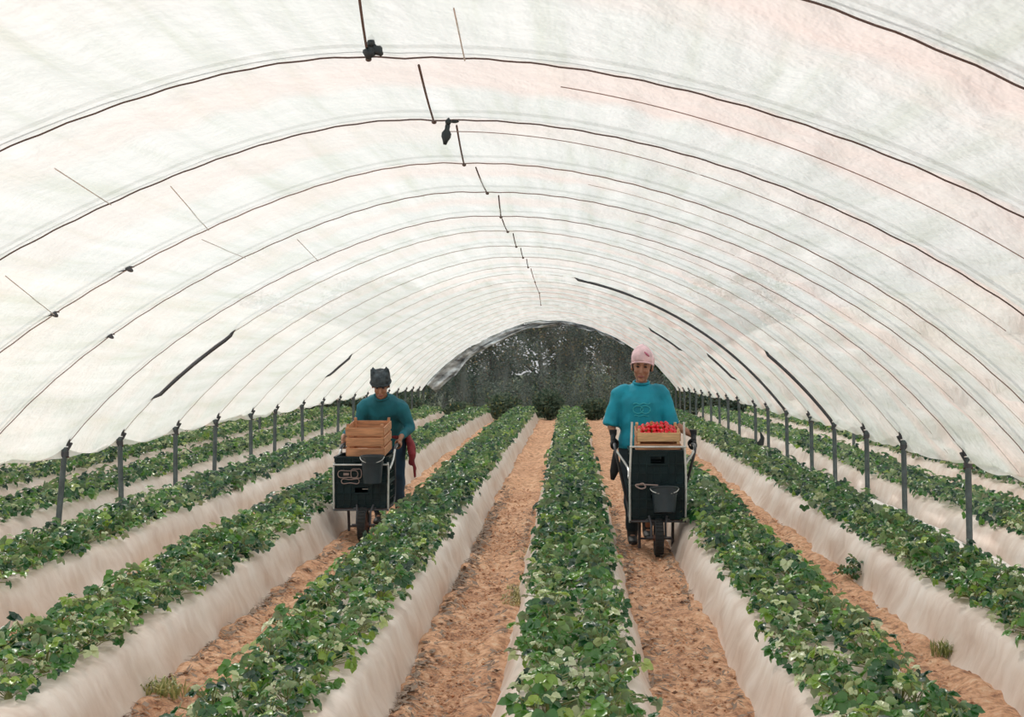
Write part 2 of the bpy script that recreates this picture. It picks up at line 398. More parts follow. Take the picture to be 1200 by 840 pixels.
# hoops: steel tube outside the film, ducking inside it where the photograph shows it dark
inside = {10: [(-.90, -.72)], 14: [(.20, 1.0)], 16: [(.80, .9)], 12: [(.80, 1.0)], 15: [(-.88, -.80)], 18: [(.60, .75)], 10.5: []}
for v in range(3, NH):
    pts = []; rs = []
    for k in range(121):
        t = -1+2*k/120
        w = 0
        for a, b in inside.get(v, []): w = max(w, min(1, max(0, min((t-a+.03)/.03, (b+.03-t)/.03))))
        if abs(t) > .985: w = 1
        pts.append(arch_pt(v, t, .028-.056*w)); rs.append(.007+.010*w)
    b = MB().tube(pts, rs, 8)
    base = arch_pt(v, -1); me = pymesh('tunnel_hoop', [p-base for p in b.v], b.f, M_HOOP, True)
    o = link('tunnel_hoop', me, None, base)
    tag(o, 'dark steel hoop arching over the film, %s to the camera' % nth(max(0, v-4), 'one'), 'hoop', 'steel hoops of the tunnel')
# lashing cords under the film at every hoop
knots = {7: [62, 150], 8: [128]}
hem = {5: (.28, .16, 1), 6: (.22, .0, 1), 7: (.26, .2, 1), 8: (.22, .3, 1), 9: (.2, .3, 1)}
for v in range(4, NH-1):
    e = empty('lashing_cord', arch_pt(v, 0)); e.location.z -= .0
    base = Vector(e.location)
    r = .0033 if v < 6 else .0036 if v < 10 else .0040 if v < 13 else .0034
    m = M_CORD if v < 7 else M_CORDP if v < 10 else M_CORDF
    pts = [arch_pt(v, -1+2*k/140, -.012+.002*math.sin(k*1.7+v)) for k in range(141)]
    MB().tube([p-base for p in pts], r, 5).build('cord_line', m, e, sharp=False)
    for px in knots.get(v, []):
        p = arch_pt(v, t_of(px, v), -.012)-base
        kb = MB().ell(p, (.028, .014, .014), Matrix.Rotation(.5, 3, 'Y'))
        kb.tube([p, p+Vector((-.06, 0, -.015)), p+Vector((-.09, -.01, .01)), p+Vector((-.04, 0, .02)), p+Vector((.03, 0, .012))], .004, 5)
        kb.build('knot', M_HOOP, e, sharp=False)
    tag(e, 'thin brown cord lashed across under the film, %s to the camera' % nth(v-4, 'one'), 'cord', 'lashing cords across the tunnel')
for v, (dv, t0, t1) in hem.items():
    pts = []
    for k in range(61):
        t = t0+(t1-t0)*k/60; pts.append(arch_pt(v+dv*min(1, .35+t), t, -.045))
    base = pts[0]; b = MB().tube([p-base for p in pts], [.0021+(.012 if v == 5 and k > 46 else 0) for k in range(61)], 5)
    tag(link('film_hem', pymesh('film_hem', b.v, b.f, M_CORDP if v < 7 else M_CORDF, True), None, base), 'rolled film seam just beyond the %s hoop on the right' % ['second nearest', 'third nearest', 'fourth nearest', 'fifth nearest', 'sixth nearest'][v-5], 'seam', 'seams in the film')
# short straps along the ridge
ridge = [(4, 415, 5, 432, .006), (5, 489, 6, 509, .0065), (6, 534, 7, 544, .0065), (7, 557, 8, 571, .0065), (8, 584, 9, 587, .007), (9, 588, 10, 595, .007),
         (10, 601, 11, 605, .007), (11, 610, 12, 613, .007), (12, 617, 13, 619, .007), (13, 622, 15, 627, .008), (15, 627, 17, 632, .008), (17, 632, 20, 634, .009)]
for i, (v0, x0, v1, x1, r) in enumerate(ridge):
    if v0 == 4: a = arch_pt(4.4, t_of(421, 4.4), -.04)
    else: a = arch_pt(v0+.03, t_of(x0, v0), -.03)
    b = arch_pt(v1, t_of(x1, v1), -.02); mid = [a.lerp(b, k/5) for k in range(6)]
    r *= .72; q = MB().tube([p-a-Vector((0, 0, .01*math.sin(k/5*math.pi))) for k, p in enumerate(mid)], r, 6)
    q.ell(b-a, (r*2.6, r*2.2, r*2))
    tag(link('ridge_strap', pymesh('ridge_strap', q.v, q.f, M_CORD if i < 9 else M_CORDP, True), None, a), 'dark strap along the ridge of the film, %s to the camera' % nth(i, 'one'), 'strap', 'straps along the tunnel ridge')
# black plastic rags tied to the ridge
def rag(px, v, lobes, label):
    p = arch_pt(v, t_of(px, v), -.02); b = MB()
    for (dx, dz, w, l) in lobes:
        n = Vector((dx, 0, dz)); d = n.normalized()
        pts = [d*(l*k/6) for k in range(7)]; prof = [.35, .5, .75, 1, 1.05, .85, .3]
        b.tube(pts, [(w*q*(1+.25*math.sin(k*2.3)), w*.6*q) for k, q in enumerate(prof)], 9)
    b.ell((0, 0, 0), (.014, .014, .016))
    o = link('plastic_rag', pymesh('plastic_rag', b.v, b.f, M_BLACKP, True), None, p)
    tag(o, label, 'rag', 'black rags tied at the ridge')
rag(435, 4.84, [(-.2, -1, .020, .055), (.75, -.8, .016, .055), (0, 1, .010, .03), (.1, -1, .014, .04)], 'black plastic rag tied in a bow at the ridge, the one nearer the camera')
rag(525, 6.0, [(-.15, -1, .020, .105), (1, .05, .011, .05), (.1, 1, .008, .02)], 'black plastic rag hanging from the ridge, the smaller one farther away')
# wires from hoop to hoop on the left half
for i, (v0, x0, v1, x1) in enumerate([(5.25, 58, 6, 128), (6, 195, 7, 243), (7, 232, 8, 286), (6.1, 0, 7, 62), (8, 345, 9, 372), (4.45, 533, 5, 545)]):
    a = arch_pt(v0, t_of(x0, v0), -.05); b = arch_pt(v1, t_of(x1, v1), -.02)
    q = MB().tube([Vector((0, 0, 0)), (b-a)*.5, b-a], .0026, 5)
    tag(link('side_wire', pymesh('side_wire', q.v, q.f, M_CORDF, True), None, a),
        'thin wire between two hoops, %s' % ['below the nearest full cord', 'below the second full cord', 'below the third full cord', 'at the left edge', 'farthest away', 'right of the ridge, nearest the camera'][i], 'wire', 'wires between the hoops')

# ---------------------------------------------------------------- posts on the two gutter lines
def make_post(v, side, top_dx=0., i=0):
    t = -1 if side < 0 else 1; X, Y, Z = [float(q) for q in arch(v, t)]
    X = -4.055 if side < 0 else 2.885
    g = G(Y)-.02; e = empty('tunnel_post', (X-top_dx, Y, g)); h = Z-g-.02
    top = Vector((top_dx, 0, h))
    MB().tube([(0, 0, 0), top*.5, top], .024, 10).build('pole', M_POST, e)
    q = MB()      # fork that carries the feet of the hoops
    for s_ in (-1, 1):
        q.tube([top+Vector((0, 0, -.06)), top+Vector((s_*.03, 0, -.01)), top+Vector((s_*.055, 0, .035))], .010, 7)
    q.build('fork', M_HOOP, e)
    MB().tube([top+Vector((0, 0, -.075)), top+Vector((0, 0, -.035))], .031, 10).build('collar', M_HOOP, e)
    if i < 6: MB().tube([top*.97+Vector((-.035, 0, -.055)), top*.97+Vector((.035, 0, -.055))], .007, 6).build('bolt', M_RUST, e)
    ln = 'left' if side < 0 else 'right'
    tag(e, 'grey steel post on the %s gutter line, %s to the camera' % (ln, nth(i, 'one')), 'post', 'posts on the %s gutter line' % ln)
for i, v in enumerate(range(8, NH)): make_post(v, -1, .075 if v == 9 else (.01*((v*7) % 5-2)), i)
for i, v in enumerate(range(8, NH)): make_post(v, 1, .008*((v*5) % 5-2), i)
for (X, Y, h, lab) in ((4.06, 19.6, .55, 'short grey stake beside the outer beds on the right'), (-5.22, 22.9, .62, 'short grey stake beside the outer beds on the left')):
    o = MB().tube([(0, 0, 0), (0, 0, h*.97), (0, 0, h)], [.022, .022, .012], 8).build('stake', M_POST); o.location = (X, Y, G(Y)-.02); tag(o, lab, 'stake')
# hanging black rag by a right-hand post
q = MB(); q.tube([(0, 0, .16), (.03, 0, .08), (.01, 0, 0), (-.06, .02, -.03)], [(.01, .008), (.03, .012), (.05, .014), (.02, .01)], 8)
o = q.build('plastic_scrap', M_BLACKP); o.location = (2.72, 19.6, G(19.6)+.30); tag(o, 'black plastic scrap caught at the foot of a post on the right', 'scrap')

# ---------------------------------------------------------------- raised beds in mulch film
BED = {-7: 0, -6: 0, -5: 0, -4: 0, -3: 0, -2: 0, -1: 0, 0: 0, 1: 0, 2: 0, 3: 0, 4: 0, 5: 0, 6: 0}
BX = {k: 1.16*k for k in BED}; BX[0] = .012
BED_END = 34.6; BH = .25
blabel = {0: 'middle raised bed in pale mulch film, directly left of the woman in the pink cap',
          1: 'raised bed in pale mulch film directly right of the woman in the pink cap',
          2: 'raised bed in pale film just inside the right line of posts',
          3: 'raised bed in pale film first outside the right line of posts',
          4: 'raised bed in pale film second outside the right line of posts',
          5: 'raised bed in pale film third outside the right line of posts',
          6: 'raised bed in pale film fourth outside the right line of posts',
          -1: 'wide-sided raised bed in pale film directly right of the worker in the dark beanie',
          -2: 'raised bed in pale film directly left of the worker in the dark beanie',
          -3: 'raised bed in pale film just inside the left line of posts',
          -4: 'raised bed in pale film first outside the left line of posts',
          -5: 'raised bed in pale film second outside the left line of posts',
          -6: 'raised bed in pale film third outside the left line of posts',
          -7: 'raised bed in pale film fourth outside the left line of posts'}
def make_bed(k):
    hb, ht = (.36, .245)
    prof = [(-hb-.03, -.03), (-hb, .0), (-hb+.02, .05), (-hb*.55-ht*.45, .13), (-ht-.025, BH-.03), (-ht+.02, BH), (-.16, BH+.012), (-.05, BH-.002)]
    prof = prof+[(-x, z) for x, z in prof[::-1]]
    step = .05 if abs(k) <= 2 else .12
    y0 = 3.2 if abs(k) <= 1 else 5.0 if abs(k) < 3 else 6.5
    ys = np.concatenate([np.arange(y0, 14, step), np.arange(14, BED_END, .2), [BED_END, BED_END+.12]])
    P = np.array(prof); n = len(P); m = len(ys)
    PX = np.tile(P[:, 0], (m, 1)); PZ = np.tile(P[:, 1], (m, 1)); YY = np.repeat(ys[:, None], n, 1)
    PZ[-1] = np.minimum(PZ[-1], 0)-.02; 
    s = np.sign(PX); hh = np.clip(PZ/BH, 0, 1)
    sidew = np.exp(-((hh-.45)/.42)**2)
    wr = vn(YY*8+hh*5.5, hh*1.2+k*7, 11)*.030 + vn(YY*3.1-hh*3, hh*1.6+k*3, 12)*.045 + vn(YY*23+hh*4, hh*2, 13)*.014
    low = np.exp(-(hh/.2)**2)*vn(YY*2.3+s*5, YY*0+k, 14)*(.035 if k == 0 else .06)
    X = PX + s*(wr*sidew+low) + vn(YY*.5, YY*0+k*5.3, 15)*.05
    Z = PZ + gz(YY) + np.where(hh > .8, vn(YY*4+PX*5, PX*8, 16)*.02, 0) + vn(YY*.6, YY*0+k, 17)*.02
    V = np.stack([X, YY, Z], -1).reshape(-1, 3)
    i = (np.arange(m-1)[:, None]*n+np.arange(n-1)[None]).ravel()
    V[:, 2] -= G(y0); V[:, 1] -= y0
    o = link('raised_bed', npmesh('raised_bed', V, np.stack([i, i+1, i+1+n, i+n], 1), M_MULCH), None, (BX[k], y0, G(y0)))
    tag(o, blabel[k], 'bed', 'raised strawberry beds')
for k in BED: make_bed(k)
# white ground sheet laid in the two gutters under the posts
for sx, nm in ((-4.06, 'left'), (2.90, 'right')):
    ys = np.arange(6, 34.5, .15); us = np.linspace(-.24, .24, 7); U, YY = np.meshgrid(us, ys)
    Z = gz(YY)+.045+vn(U*9+sx, YY*3, 21)*.03+np.abs(U)*.12; V = np.stack([U+sx+vn(YY*1.1, YY*0+sx, 22)*.04, YY, Z], -1).reshape(-1, 3)
    n = 7; i = (np.arange(len(ys)-1)[:, None]*n+np.arange(n-1)[None]).ravel()
    o = link('gutter_sheet', npmesh('gutter_sheet', V, np.stack([i, i+1, i+1+n, i+n], 1), mat('gutter_film_'+nm, (.86, .82, .80), .4, var=.08, vs=3, bump=.4, bs=6)))
    tag(o, 'white plastic sheet on the ground along the %s line of posts' % nm, 'sheet', 'gutter sheets')

# ---------------------------------------------------------------- strawberry plants
def leaflet(L, w, teeth, cup, fold, rng):
    """blade along +Y from the origin; returns verts, tris"""
    n = 7 if teeth else 4
    vs = [(0, 0, 0)]; side = []
    for s_ in (-1, 1):
        row = []
        for i in range(1, n):
            q = i/n; x = w*math.sin(math.pi*q**.85)**.75
            if teeth: x *= 1.0+(.10 if i % 2 else -.07)
            y = L*q*(1.0 if i % 2 or not teeth else .97)
            row.append((s_*x, y, fold*x - cup*q*q*L))
        side.append(row)
    mid = [(0, L*i/n, -cup*(i/n)**2*L - .004) for i in range(1, n)]
    tip = (0, L, -cup*L)
    base = 0; V = vs+mid+[tip]; o = [len(V), len(V)+n-1]; V = V+side[0]+side[1]
    tipi = n; Fs = []
    for si, s_ in enumerate((-1, 1)):
        b = o[si]
        def T(a, c, d): Fs.append((a, c, d) if s_ > 0 else (a, d, c))
        T(0, b, 1)
        for i in range(n-2): T(1+i, b+i, b+i+1); T(1+i, b+i+1, 2+i)
        T(n-1, b+n-2, tipi)
    return np.array(V, float), np.array(Fs)
def trifoliate(size, teeth, rng):
    Vs = []; Fs = []; n = 0
    for a, l in ((0, 1.0), (1.18, .9), (-1.18, .9)):
        V, Fq = leaflet(size*l*rng.uniform(.92, 1.08), size*.44*l*rng.uniform(.9, 1.1), teeth, rng.uniform(.05, .35), rng.uniform(.1, .45), rng)
        a += rng.uniform(-.15, .15); c, s_ = math.cos(a), math.sin(a); off = size*.05
        x = V[:, 0]*c - (V[:, 1]+off)*s_; y = V[:, 0]*s_ + (V[:, 1]+off)*c
        Vs.append(np.stack([x, y, V[:, 2]], 1)); Fs.append(Fq+n); n += len(V)
    return np.concatenate(Vs), np.concatenate(Fs)
def rotm(az, tilt, roll):
    return np.array((Matrix.Rotation(az, 3, 'Z') @ Matrix.Rotation(tilt, 3, 'X') @ Matrix.Rotation(roll, 3, 'Y')))
def leaf_full(size, teeth, rng, az, reach, hgt, tilt, roll, tint, stalk=True, zb=0.):
    """blade + stalk, coordinates relative to the plant's base; returns V, F, tint, matidx"""
    V, Fq = trifoliate(size, teeth, rng)
    d = np.array([-math.sin(az), math.cos(az), 0])
    P = d*reach+np.array([0, 0, hgt+zb])
    V = V @ rotm(az, tilt, roll).T + P
    tn = np.full(len(V), tint); mi = np.zeros(len(Fq), int)
    if stalk:
        a = np.array([0, 0, 0.]); mid = d*reach*.45+np.array([0, 0, hgt*.75]); side = np.array([d[1], -d[0], 0])*.0022; upv = np.array([0, 0, .0022])
        S = []
        for p in (a, mid, P): S += [p+side, p-side*.5+upv, p-side*.5-upv]
        n = len(V); V = np.concatenate([V, np.array(S)]); tn = np.concatenate([tn, np.full(9, .5)])
        f2 = []
        for i in range(2):
            for k in range(3):
                p0 = n+i*3+k; p1 = n+i*3+(k+1) % 3; f2 += [(p0, p1, p1+3), (p0, p1+3, p0+3)]
        Fq = np.concatenate([Fq, np.array(f2)]); mi = np.concatenate([mi, np.ones(len(f2), int)])
    return V, Fq, tn, mi
def leaf_specs(rng, n=22):
    out = []
    for i in range(n):
        pale = rng.random() < .12
        q = (i+.5)/n; az = i*2.399+rng.uniform(-.4, .4)
        reach = (.02+.105*q**.8)*rng.uniform(.8, 1.15); hgt = (.110-.070*q)*rng.uniform(.65, 1.3)
        out.append(dict(size=rng.uniform(.029, .050)*(.62 if pale else 1), az=az, reach=reach, hgt=hgt, tilt=rng.gauss(-.25, .5)-.30*q, roll=rng.gauss(0, .45),
                        tint=(1.1 if pale else min(.85, max(.0, rng.gauss(.40, .25))))))
    return out
rngl = random.Random(5)
NV = 14
leaf_bank = []          # plants for the nearest rows: each leaf an own mesh, shared between plants of a kind
for v in range(NV):
    bank = []
    for s_ in leaf_specs(rngl, 25):
        V, Fq, tn, mi = leaf_full(teeth=True, rng=rngl, stalk=True, **s_)
        bank.append(npmesh('leaf', V, Fq, [M_LEAF, M_STALK], True, tn, mi))
    leaf_bank.append(bank)
crown_me = MB().tube([(0, 0, -.03), (0, 0, .012), (0, 0, .028)], [.016, .018, .006], 7).mesh('strawberry_plant', M_STALK)
whole_bank = []
def whole_arrays(rng, n, teeth, big=1.0):
    A = [leaf_full(teeth=teeth, rng=rng, stalk=teeth, **{**s_, 'size': s_['size']*big}) for s_ in leaf_specs(rng, n)]
    o = 0; Vs = []; Fs = []; Ts = []; Ms = []
    for V, Fq, tn, mi in A: Vs.append(V); Fs.append(Fq+o); o += len(V); Ts.append(tn); Ms.append(mi)
    return np.concatenate(Vs), np.concatenate(Fs), np.concatenate(Ts), np.concatenate(Ms)
for v in range(10):
    V, Fq, tn, mi = whole_arrays(rngl, 26, True); whole_bank.append(npmesh('strawberry_plant', V, Fq, [M_LEAF, M_STALK], True, tn, mi))
far_bank = [whole_arrays(rngl, 19, False, 1.15) for v in range(16)]
spots = []
for k in BED:
    y0 = {0: 4.35, 1: 4.3, -1: 4.3}.get(k, 5.2 if abs(k) == 2 else 7.0)
    for line in (-1, 1):
        y = y0+(0.12 if line > 0 else 0)
        while y < BED_END-.1:
            spots.append((k, BX[k]+line*.125+R.gauss(0, .018), y+R.gauss(0, .02)))
            y += .215 if abs(k) < 3 else .24
vis = []
for (k, x, y) in spots:
    px = VX+F*x/y; py = VY+F*(H-(G(y)+BH+.05))/y
    if -60 < px < 1260 and py < 900:
        vis.append((y, k, x))
    # others stand wholly outside the frame and are left out
vis.sort()
glabel = {0: 'leafy strawberry plant in the middle bed, left of the woman in the pink cap', 1: 'leafy strawberry plant in the bed directly right of the woman in the pink cap',
          -1: 'leafy strawberry plant in the bed directly right of the worker in the dark beanie', -2: 'leafy strawberry plant in the bed directly left of the worker in the dark beanie',
          2: 'leafy strawberry plant in the bed just inside the right line of posts', -3: 'leafy strawberry plant in the bed just inside the left line of posts',
          3: 'leafy strawberry plant in the first bed outside the right posts', -4: 'leafy strawberry plant in the first bed outside the left posts'}
short = {0: 'middle bed', 1: 'bed right of the pink-capped woman', -1: 'bed right of the beanie worker', -2: 'bed left of the beanie worker',
         2: 'bed inside the right posts', -3: 'bed inside the left posts', 3: 'first bed outside the right posts', -4: 'first bed outside the left posts'}
ORDN = ['first']+ORD[1:]+['twenty-sixth', 'twenty-seventh', 'twenty-eighth', 'twenty-ninth', 'thirtieth']+['farther']*60
count = {}
def plant_label(k, x, y):
    ln = 'left' if x < BX[k] else 'right'; px = VX+F*x/y; py = VY+F*(H-(G(y)+BH))/y; b = short.get(k, 'outermost bed')
    if not (-5 < px < 1205 and py < 842): return 'strawberry plant cut off by the photo edge, %s line of the %s' % (ln, b) if len(b.split()) < 5 else 'strawberry plant at the photo edge, %s line, %s' % (ln, b)
    n = count.get((k, ln), 0); count[(k, ln)] = n+1
    return 'strawberry plant, %s from the camera, %s line of the %s' % (ORDN[n], ln, b)
rp = random.Random(11)
for i, (y, k, x) in enumerate(vis[:300]):
    z = G(y)+BH-.005; a = rp.uniform(0, 6.283); sc = rp.uniform(.95, 1.28)
    if y < 8.1:
        p = link('strawberry_plant', crown_me, None, (x, y, z))
        for me in leaf_bank[rp.randrange(NV)]:
            if rp.random() < .06: continue
            o = bpy.data.objects.new('leaf', me); o.parent = p; C.objects.link(o)
    else:
        p = link('strawberry_plant', whole_bank[rp.randrange(10)], None, (x, y, z))
    p.rotation_euler = (rp.gauss(0, .06), rp.gauss(0, .06), a); p.scale = (sc, sc, sc)
    tag(p, plant_label(k, x, y), 'plant', 'strawberry plants in ' + ('the bed %d from the middle' % abs(k) if k else 'the middle bed') + (' to the left' if k < 0 else ' to the right' if k > 0 else ''))
Vs = []; Fs = []; Ts = []; Ms = []; o_ = 0
for (y, k, x) in vis[300:]:
    V, Fq, tn, mi = far_bank[rp.randrange(16)]
    a = rp.uniform(0, 6.283); sc = rp.uniform(.95, 1.32); c, s_ = math.cos(a)*sc, math.sin(a)*sc
    W_ = np.stack([V[:, 0]*c-V[:, 1]*s_+x, V[:, 0]*s_+V[:, 1]*c+y, V[:, 2]*sc+G(y)+BH-.005], 1)
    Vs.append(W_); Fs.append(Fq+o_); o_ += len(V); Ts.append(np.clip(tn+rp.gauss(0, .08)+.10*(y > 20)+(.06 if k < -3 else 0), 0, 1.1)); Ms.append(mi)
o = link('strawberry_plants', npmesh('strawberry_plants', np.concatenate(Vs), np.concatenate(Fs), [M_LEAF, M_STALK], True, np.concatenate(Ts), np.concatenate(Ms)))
tag(o, 'dense green rows of strawberry plants farther down the beds', 'plants', kind='stuff')
print('plants', len(vis), 'stuff tris', sum(len(f) for f in Fs))

# ---------------------------------------------------------------- weeds, litter, clods
def blades(n, spread, h, w, rng, tint=(0, 1)):
    V = []; Fq = []; T = []
    for _ in range(n):
        a = rng.uniform(0, 6.283); r0 = rng.random()**.7*spread; b = Vector((math.cos(a)*r0, math.sin(a)*r0, 0))
        d = Vector((rng.gauss(0, 1), rng.gauss(0, 1), 0)).normalized(); hh = h*rng.uniform(.5, 1.1); ben = rng.uniform(.2, .9)
        s_ = d.cross(Vector((0, 0, 1)))*w*rng.uniform(.6, 1.2); n0 = len(V)
        p1 = b+d*hh*ben*.35+Vector((0, 0, hh*.6)); p2 = b+d*hh*ben+Vector((0, 0, hh*(1-.35*ben)))
        V += [b-s_*.5, b+s_*.5, p1-s_, p1+s_, p2]; Fq += [(n0, n0+1, n0+3), (n0, n0+3, n0+2), (n0+2, n0+3, n0+4)]; T += [rng.uniform(*tint)]*5
    return V, Fq, T
def tuft(x, y, n, spread, h, w, m, label, tint=(0, 1), name='weed', cat='weed'):
    V, Fq, T = blades(n, spread, h, w, R, tint)
    o = link(name, npmesh(name, np.array(V), np.array(Fq), m, False, np.array(T)), None, (x, y, G(y)+.0)); tag(o, label, cat); return o
def aisle_y(py): 
    y = 8.
    for _ in range(30): y = F*(H-G(y))/(py-VY)
    return y
def aisle(px, py): y = aisle_y(py); return (px-VX)*y/F, y
x, y = aisle(1000, 682); V, Fq, tn, mi = whole_arrays(rngl, 34, True, .9); V[:, 2] = V[:, 2]*1.1+.02
tag(link('weed', npmesh('weed', V, Fq, [M_LEAF, M_STALK], True, np.clip(tn*.5, 0, .5), mi), None, (x, y, G(y))), 'dark green leafy weed clump in the aisle inside the right posts', 'weed')
x, y = aisle(1110, 768); tuft(x, y, 200, .09, .09, .004, M_WEED, 'yellow-green grass tuft in the aisle, nearer than the dark weed clump', (.4, .9), 'grass_tuft', 'grass')
x, y = aisle(606, 700); tuft(x, y, 620, .13, .05, .003, M_WEED, 'yellowish grass patch along the left edge of the middle bed', (.5, 1), 'grass_tuft', 'grass').scale = (.8, 3.2, 1)
x, y = aisle(612, 655); tuft(x, y, 200, .12, .05, .003, M_WEED, 'smaller yellowish grass patch farther along the middle bed', (.5, 1), 'grass_tuft', 'grass').scale = (.8, 3, 1)
x, y = aisle(190, 815); tuft(x, y, 160, .12, .09, .006, M_WEED, 'green weeds at the foot of the bed in the lower left aisle', (.2, .8))
x, y = aisle(790, 560); tuft(x, y, 60, .10, .05, .003, M_WEED, 'dry grass beside the bed behind the pink-capped woman', (.7, 1), 'grass_tuft', 'grass')
# dry litter and clods along the skirts of the beds
def litter(kk, side, y0, y1, n, label):
    V = []; Fq = []; T = []; xb = BX[kk]+side*.375
    for _ in range(n):
        y = y0+(y1-y0)*R.random(); x = xb+side*abs(R.gauss(0, .045)); b = Vector((x, y, G(y)+R.uniform(.0, .035)))
        a = R.uniform(0, 6.283); d = Vector((math.cos(a), math.sin(a), R.uniform(-.2, .5)))*R.uniform(.01, .04); s_ = Vector((-d.y, d.x, R.uniform(-.01, .01)))*R.uniform(.1, .5)
        n0 = len(V); V += [b-d, b+s_, b+d, b-s_]; Fq += [(n0, n0+1, n0+2), (n0, n0+2, n0+3)]; T += [R.random()]*4
    tag(link('dry_litter', npmesh('dry_litter', np.array(V), np.array(Fq), M_DRY, False, np.array(T))), label, 'litter', kind='stuff')
def scattered(xc, n, label):
    V = []; Fq = []; T = []
    for _ in range(n):
        y = 4.3+9*R.random()**1.3; x = xc+R.uniform(-.22, .22); b = Vector((x, y, G(y)+float(vn(x*6, y*5.5, 1)*.04+vn(x*15, y*12, 2)*.035)+R.uniform(-.004, .006)))
        a = R.uniform(0, 6.283); d = Vector((math.cos(a), math.sin(a), R.uniform(-.1, .4)))*R.uniform(.005, .020); s_ = Vector((-d.y, d.x, 0))*R.uniform(.08, .5)
        n0 = len(V); V += [b-d, b+s_, b+d, b-s_]; Fq += [(n0, n0+1, n0+2), (n0, n0+2, n0+3)]; T += [R.random()]*4
    tag(link('dry_litter', npmesh('dry_litter', np.array(V), np.array(Fq), M_DRY, False, np.array(T))), label, 'litter', kind='stuff')
scattered(-.57, 2600, 'fine dry bits scattered on the soil of the aisle left of the middle bed')
scattered(.59, 2600, 'fine dry bits scattered on the soil where the pink-capped woman walks')
scattered(1.74, 1500, 'fine dry bits scattered on the soil of the aisle inside the right posts')
scattered(-1.74, 1500, 'fine dry bits scattered on the soil where the beanie worker walks')
litter(-1, 1, 4.4, 16, 2600, 'dry brown leaf litter along the bed left of the middle bed')
litter(0, -1, 4.4, 14, 700, 'dry litter along the left foot of the middle bed')
litter(0, 1, 4.4, 14, 700, 'dry litter along the right foot of the middle bed')
litter(1, 1, 6, 18, 1800, 'dry litter in the aisle right of the pink-capped woman')
litter(-2, 1, 5.5, 16, 1600, 'dry litter in the lower left aisle')
litter(1, -1, 4.6, 12, 500, 'dry litter along the bed right of the pink-capped woman')
V = []; Fq = []
ico = [(0, 0, 1), (.9, 0, .1), (.28, .86, -.1), (-.73, .53, .15), (-.73, -.53, -.1), (.28, -.86, .1), (0, 0, -1)]
icf = [(0, 1, 2), (0, 2, 3), (0, 3, 4), (0, 4, 5), (0, 5, 1), (6, 2, 1), (6, 3, 2), (6, 4, 3), (6, 5, 4), (6, 1, 5)]
for _ in range(7000):
    k = R.choice([-1.5, -.5, -.5, .5, .5, 1.5]); y = 4.4+12*R.random()**1.5; x = 1.16*k+R.uniform(-.24, .24); s_ = R.uniform(.004, .015)*(1.4 if R.random() < .08 else 1)
    n0 = len(V); a = R.uniform(0, 6.28); ca, sa = math.cos(a), math.sin(a); zz = G(y)+float(vn(x*6, y*5.5, 1)*.04)+s_*.2
    for p in ico:
        q = [c*s_*R.uniform(.7, 1.3) for c in p]; V.append((x+q[0]*ca-q[1]*sa, y+q[0]*sa+q[1]*ca, zz+q[2]*.6))
    Fq += [(a_+n0, b_+n0, c_+n0) for a_, b_, c_ in icf]
tag(link('soil_clods', npmesh('soil_clods', np.array(V), np.array(Fq), M_SOIL, False)), 'loose clods of orange sandy soil in the aisles', 'soil', kind='stuff')

# ---------------------------------------------------------------- far end: gathered film, shade net, trees
def end_gather():
    vE = NH-1; m = mat('old_film', (.50, .53, .57), .25, var=.8, vs=3.5, bump=.8, bs=7, stretch=(1, 1, 2))
    for (t0, t1, w0, w1, dv, lab, sd_) in ((-.98, .12, .50, .14, 0, 'bunched grey film hanging inside the left half of the far hoop', 1), (.06, .60, .16, .10, .35, 'torn grey film strip under the right half of the far hoops', 9)):
        nu, nv_ = 110, 12; V = []
        for i in range(nu+1):
            q = i/nu; t = t0+(t1-t0)*q; w = (w0+(w1-w0)*q)*(.75+.6*float(vn(q*7, 0, sd_)))
            for j in range(nv_+1):
                p_ = j/nv_; o = -.03-w*p_; pt = arch_pt(vE-dv, t, o)
                fold = float(vn(q*9, p_*7, sd_+1))*.34+float(vn(q*5+p_*2, p_*6, sd_+2))*.16
                V.append((pt.x, pt.y-.12+fold*(.3+p_)+.05*p_, pt.z+float(vn(q*12, p_*4, sd_+3))*.06*p_))
        n = nv_+1; Fq = [(i*n+j, i*n+j+1, i*n+n+j+1, i*n+n+j) for i in range(nu) for j in range(nv_)]
        base = arch_pt(vE-dv, t0); me = pymesh('gathered_film', [Vector(p)-base for p in V], Fq, m, True)
        o = link('gathered_film', me, None, base); sm = o.modifiers.new('t', 'SOLIDIFY'); sm.thickness = .006; tag(o, lab, 'film')
end_gather()
def net_material():
    m = bpy.data.materials.new('shade_net'); m.use_nodes = True; t = m.node_tree; N = t.nodes; L = t.links; b = N['Principled BSDF']; out = N['Material Output']
    b.inputs['Base Color'].default_value = (.19, .22, .22, 1); b.inputs['Roughness'].default_value = .8
    tx = N.new('ShaderNodeTexCoord'); mp = N.new('ShaderNodeMapping'); mp.inputs['Scale'].default_value = (1.6, 1, .5); L.new(tx.outputs['Object'], mp.inputs[0])
    n = noise(t, mp.outputs[0], 2.2, 4, .6); r = ramp(t, [(.35, (.38, .38, .38)), (.65, (.80, .80, .80))]); L.new(n.outputs[0], r.inputs[0])
    tr = N.new('ShaderNodeBsdfTransparent'); x = N.new('ShaderNodeMixShader'); L.new(r.outputs[0], x.inputs[0])
    L.new(b.outputs[0], x.inputs[1]); L.new(tr.outputs[0], x.inputs[2]); L.new(x.outputs[0], out.inputs[0]); return m
